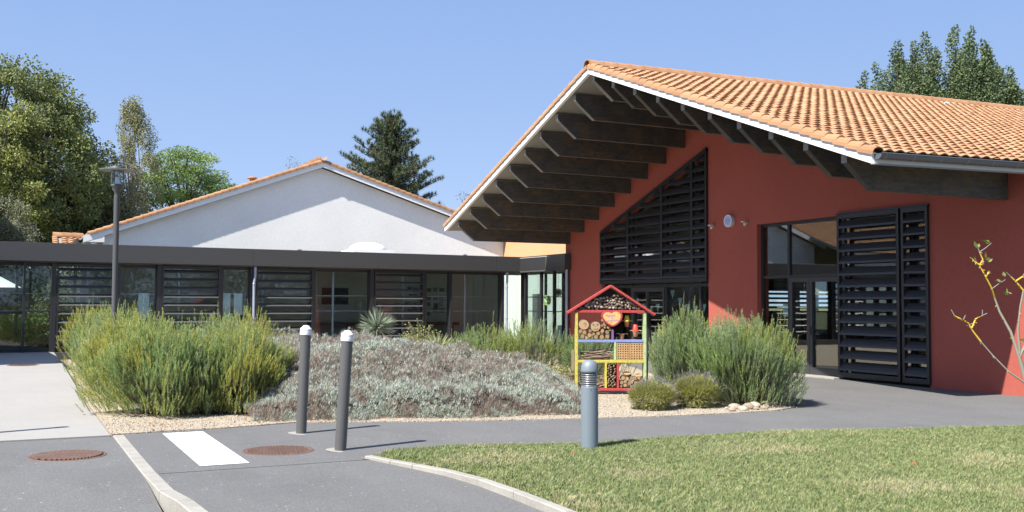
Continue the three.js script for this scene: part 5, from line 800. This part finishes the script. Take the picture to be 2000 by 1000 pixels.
{ // birch: slender, airy, hanging strands
  const cl = []; for (let i = 0; i < 300; i++) { const y = 2.6 + 9.3 * Math.pow(rnd(), 1.3), k = sst(13.5, 6.5, y) * 1.7 + 0.2, a = rr(0, 6.28), q = Math.sqrt(rnd()) * k; cl.push([Math.cos(a) * q + 0.25 * Math.sin(y * 0.8), y, Math.sin(a) * q, 0.22, 0.55, 0.22, 85]); }
  tree('birch_tree', 'slender airy birch with hanging sprays behind the lamp post', BG, [5.5, 0, 55.4], 12.3, 0.1, cl, 0.085, [[0.22, 0.235, 0.105], [0.27, 0.275, 0.13], [0.17, 0.195, 0.085], [0.33, 0.29, 0.10]], { droop: 1.0, stem: 0.9, every: 8, bark: M([0.34, 0.32, 0.29], 0.9) });
}
{ const cl = []; for (let i = 0; i < 110; i++) { const a = rr(0, 6.28), y = rr(4.2, 10.0), q = Math.sqrt(rnd()) * (2.5 - 0.3 * Math.abs(y - 7)); cl.push([Math.cos(a) * q, y, Math.sin(a) * q, 0.75, 0.26, 0.75, 260]); } for (let i = 0; i < 40; i++) { cl.push([rr(1.2, 3.0), rr(6.2, 8.2), rr(-1, 1), 0.6, 0.2, 0.6, 150]); }
  tree('robinia_tree', 'bright green feathery tree left of the white gable', BG, [8.5, 0, 58.3], 10.2, 0.18, cl, 0.12, [[0.19, 0.29, 0.055], [0.23, 0.33, 0.07], [0.15, 0.24, 0.045]], { w: 0.55 }); }
{ // pine: whorls of boughs with needle tufts
  const t = thing('pine_tree', 'dark green pine rising behind the white gable', 'tree', [20.9, 0, 58.8], 0, BG), S = new Soup(), B = []; t.off = null; const H = 13.2, cols = [[0.075, 0.115, 0.055], [0.095, 0.14, 0.06], [0.12, 0.155, 0.065], [0.15, 0.16, 0.065]];
  B.push(taper([new THREE.Vector3(0, 0, 0), new THREE.Vector3(0.1, 6, 0), new THREE.Vector3(0, 10, 0.05), new THREE.Vector3(0, H - 0.2, 0)], [0.3, 0.22, 0.12, 0.03]));
  const tuft = (p, d, r, n) => { const c = cols[ri(4)]; for (let k = 0; k < n; k++) { tw.copy(d).multiplyScalar(0.45).add(dirv()).normalize(); S.needle(tv.copy(p), tw, r * rr(0.7, 1.1), 0.035, jit(c, 0.14)); } };
  for (let y = 3.2; y < H - 0.1; y += 0.36) { const R0 = Math.min(3.2, 0.75 + (H - y) * 0.6), nb = 7; for (let b = 0; b < nb; b++) { const a = b * 6.283 / nb + y * 2.9 + rr(-0.5, 0.5), L = R0 * rr(0.5, 1.08), s0 = new THREE.Vector3(0, y, 0), e = new THREE.Vector3(Math.cos(a) * L, y + L * rr(0.15, 0.45), Math.sin(a) * L), md = s0.clone().lerp(e, 0.6); md.y -= 0.1 * L; B.push(taper([s0, md, e], [0.05, 0.035, 0.015], 5));
      for (let u = 0.12; u < 1.02; u += 0.15 / L) { const c = s0.clone().lerp(md, Math.min(1, u / 0.6)); if (u > 0.6) c.copy(md).lerp(e, (u - 0.6) / 0.4); const side = (0.16 + 0.38 * Math.sin(Math.PI * clamp(u * 0.9))) * Math.min(1, L); for (let q = 0; q < 2; q++) { const w = gs() * side, p = c.clone().add(new THREE.Vector3(-Math.sin(a) * w, 0.05 + 0.1 * rnd(), Math.cos(a) * w)); tuft(p, new THREE.Vector3(Math.cos(a) * 0.5, 0.9, Math.sin(a) * 0.5), 0.27, 30); } } } }
  tuft(new THREE.Vector3(0, H, 0), up3, 0.25, 40); part('trunk', B, m.bark, t); part('crown', S.geo(), m.leaf, t).userData.kind = 'stuff';
}
{ // poplars: several upright columns side by side, each a tree
  const cols = [[0.10, 0.15, 0.05], [0.125, 0.18, 0.065], [0.17, 0.22, 0.10], [0.08, 0.125, 0.042]], P = [[39.6, 38.4, 13.5, 0.8, 'short poplar at the left end of the row behind the red roof'], [41.2, 37.6, 15.4, 1.5, 'poplar second from the left behind the red roof'], [42.6, 36.8, 15.8, 1.5, 'poplar third from the left behind the red roof'], [43.9, 36.2, 16.1, 1.5, 'tallest poplar, fourth from the left behind the red roof'], [45.2, 35.5, 15.2, 1.5, 'poplar fifth from the left behind the red roof'], [46.5, 35.0, 14.2, 1.2, 'poplar at the right end of the row behind the red roof']];
  for (const [x, D, H, r, label] of P) { const cl = []; for (let k = 0; k < 4 + Math.round(r * 4); k++) { const a = rr(0, 6.28), q = k ? rr(0.35, 1.0) * r : 0, hh = H * (k ? rr(0.83, 0.97) : 1); for (let y = 7.5; y < hh; y += 0.42) { const w = Math.min(0.62, 0.16 + (hh - y) * 0.28); cl.push([Math.cos(a) * q + gs() * 0.16, y, Math.sin(a) * q + gs() * 0.16, w * 0.85, 0.4, w * 0.85, Math.round(190 * (0.3 + w))]); } } tree('poplar_tree', label, 'poplars behind the red roof', [x, 0, D], H, 0.22, cl, 0.13, cols, { droop: -0.2, every: 9, stem: 0.9 }); }
}
{ const bare = (label, base, H, n) => { const t = thing('bare_treetop', label, 'tree', base, 0, BG), B = [], S = new Soup(); t.off = null; B.push(taper([new THREE.Vector3(0, 0, 0), new THREE.Vector3(0, H * 0.6, 0), new THREE.Vector3(0, H * 0.85, 0)], [0.14, 0.09, 0.03], 5)); for (let i = 0; i < n; i++) { const b = new THREE.Vector3(0, H * rr(0.55, 0.85), 0), e = new THREE.Vector3(gs() * 1.1, H * rr(0.85, 1.0), gs() * 1.1); B.push(limb(b, e, 0.025, 0.006, 0.06)); leafClump(S, e, [0.25, 0.2, 0.25], 9, 0.09, [[0.16, 0.15, 0.08], [0.12, 0.13, 0.07]]); } part('trunk', B, m.twig, t); part('crown', S.geo(), m.leaf, t).userData.kind = 'stuff'; };
  bare('thin twiggy treetop just above the apex of the white gable', [17.0, 0, 66], 11.2, 22); bare('thin twiggy treetop between the white gable and the red eaves', [26.2, 0, 58], 8.6, 30); }
{ // young lichened tree at the right edge, standing on the lawn
  const t = thing('lichened_sapling', 'thin young tree with yellow lichen on its twigs at the right edge', 'tree', [10.05, 0, 7.3]); t.off = null; const b = [10.05, 7.3], q = (x, y, D) => new THREE.Vector3(x - b[0], y, -(D - b[1]));
  const grey = M([0.26, 0.25, 0.20], 0.9), lich = M([0.58, 0.40, 0.04], 0.9), limbs = [[[10.05, 0, 7.3], [9.97, 0.5, 7.32], [9.93, 0.79, 7.34], [9.87, 1.04, 7.37]], [[9.87, 1.04, 7.37], [9.80, 1.33, 7.42], [9.73, 1.55, 7.5], [9.68, 1.7, 7.52]], [[9.89, 0.98, 7.37], [9.84, 1.35, 7.36], [9.83, 1.6, 7.32], [9.86, 1.78, 7.3]], [[9.94, 0.76, 7.34], [9.75, 0.9, 7.42], [9.61, 1.07, 7.5], [9.5, 1.22, 7.56]], [[9.87, 1.05, 7.37], [9.95, 1.3, 7.3], [10.1, 1.55, 7.2]]];
  limbs.forEach((L, i) => part('branch', taper(L.map((p) => q(...p)), [[0.034, 0.03, 0.026, 0.02], [0.018, 0.015, 0.012, 0.01], [0.015, 0.012, 0.01, 0.009], [0.011, 0.009, 0.008, 0.007], [0.014, 0.011, 0.008]][i], 7), grey, t));
  const lic = [[[9.68, 1.7, 7.52], [9.6, 1.82, 7.5], [9.53, 1.98, 7.54], [9.49, 2.06, 7.56]], [[9.49, 2.06, 7.56], [9.44, 2.1, 7.58], [9.41, 2.14, 7.6]], [[9.5, 2.05, 7.56], [9.53, 2.12, 7.54], [9.49, 2.2, 7.55]], [[9.86, 1.78, 7.3], [9.8, 1.87, 7.34], [9.74, 1.93, 7.36]], [[9.79, 1.88, 7.34], [9.85, 1.93, 7.3]], [[9.5, 1.22, 7.56], [9.43, 1.33, 7.6], [9.38, 1.42, 7.62]], [[9.38, 1.42, 7.62], [9.30, 1.47, 7.66], [9.24, 1.5, 7.68]], [[9.41, 1.37, 7.6], [9.45, 1.47, 7.58], [9.53, 1.51, 7.55]], [[9.55, 1.93, 7.52], [9.58, 1.99, 7.5]]];
  for (const L of lic) part('lichened_twig', taper(L.map((p) => q(...p)), L.map((_, k) => 0.0105 - 0.0018 * k), 6), lich, t, 'twig crusted with yellow lichen');
  for (const L of [[[9.49, 2.2, 7.55], [9.56, 2.25, 7.52], [9.62, 2.3, 7.5]], [[9.49, 2.2, 7.55], [9.47, 2.26, 7.56]], [[9.74, 1.93, 7.36], [9.69, 1.98, 7.38]], [[9.85, 1.93, 7.3], [9.88, 1.99, 7.28]], [[9.24, 1.5, 7.68], [9.21, 1.57, 7.7]], [[9.53, 1.51, 7.55], [9.57, 1.53, 7.53]], [[9.52, 1.51, 7.55], [9.52, 1.57, 7.55]], [[9.33, 1.46, 7.64], [9.35, 1.51, 7.63]], [[9.62, 1.8, 7.5], [9.7, 1.86, 7.47], [9.76, 1.9, 7.44]]]) part('twig', taper(L.map((p) => q(...p)), L.map((_, k) => 0.006 - 0.0015 * k), 5), m.endwood, t);
  for (const L of [...limbs.slice(1), ...lic]) for (let k = 0; k < 6; k++) { const i = ri(L.length - 1), u = rnd(), a = q(...L[i]).lerp(q(...L[i + 1]), u), e = a.clone().addScaledVector(dirv(), rr(0.015, 0.035)); part('spur', taper([a, e], [0.006, 0.004], 5), rnd() < 0.55 ? lich : grey, t); }
  const S = [[9.6, 2.3, 7.5], [9.47, 2.24, 7.56], [9.56, 2.12, 7.53], [9.59, 2.09, 7.52], [9.46, 2.09, 7.57], [9.72, 1.88, 7.46], [9.75, 1.93, 7.44], [9.77, 1.75, 7.4], [9.74, 1.73, 7.4], [9.92, 1.28, 7.33], [9.95, 1.24, 7.32], [10.0, 1.62, 7.25]];
  for (const p of S) for (let k = 0; k < 2; k++) { const L = new Soup(), d = dirv(); d.y = Math.abs(d.y); d.normalize(); L.leaf(q(...p), d, new THREE.Vector3().crossVectors(d, dirv()).normalize(), rr(0.06, 0.1), 0.045, jit([0.20, 0.26, 0.05], 0.1)); part('leaf', L.geo(), m.leaf, t); }
}
{ // greenery behind the viewer that the corridor glass mirrors, and garden seen through the entrance bay
  const S = new Soup(); for (let i = 0; i < 130; i++) { const x = rr(-45, 55), c = new THREE.Vector3(x, rr(0.8, 6.5), 34 + rr(-3, 6)); leafClump(S, c, [2.2, 1.4, 1.6], 330, 0.26, [[0.06, 0.09, 0.025], [0.08, 0.11, 0.03]]); } const o = new THREE.Mesh(S.geo(), m.leaf); o.name = 'tree_belt'; o.castShadow = o.receiveShadow = true; scene.add(o); tag(o, 'belt of trees behind the viewer mirrored in the corridor glass', 'trees', null, 'stuff');
  { const H = new Soup(); for (let i = 0; i < 70; i++) leafClump(H, new THREE.Vector3(rr(-3, 2.6), rr(0.2, 3.3), -41.6 + rr(-0.3, 0.3)), [0.6, 0.45, 0.5], 150, 0.12, [[0.07, 0.10, 0.03], [0.09, 0.13, 0.035], [0.12, 0.16, 0.05]]); const h = thing('garden_hedge', 'tall dark garden hedge behind the glass of the entrance bay', 'hedge', [0, 0, 41.6]); part('foliage', H.geo(), m.leaf, h).userData.kind = 'stuff'; part('stems', [box(-3, 2.6, 0, 2.6, 41.55, 41.65)], m.twig, h); }
  leafyShrub('dense green shrub seen through the glass of the entrance bay', 0.2, 37.5, 1.1, 1.3, 150, [[0.09, 0.15, 0.04], [0.13, 0.19, 0.05]], 0.09); leafyShrub('second green shrub seen through the entrance bay, farther left', -1.3, 38.2, 1.0, 1.1, 130, [[0.11, 0.17, 0.05], [0.15, 0.20, 0.06]], 0.09); leafyShrub('tall dark shrub behind the entrance bay', 1.5, 39, 0.9, 2.4, 170, [[0.05, 0.08, 0.025], [0.07, 0.10, 0.03]], 0.1);
  const p = thing('parasol', 'pale cloth parasol seen through the glass of the entrance bay', 'parasol', [-0.75, 0, 36.2]); const c = new THREE.ConeGeometry(1.25, 0.62, 6, 1, true); c.translate(-0.75, 2.35, -36.2); part('canopy', c, M([0.62, 0.64, 0.55], 0.9, { side: THREE.DoubleSide }), p); part('pole', lathe([[0.025, 0], [0.025, 2.6]], 8, -0.75, 0, 36.2), m.board, p); part('foot', lathe([[0.0001, 0.12], [0.22, 0.1], [0.25, 0]], 14, -0.75, 0, 36.2), m.kerb, p);
}

renderer.render(scene, camera);
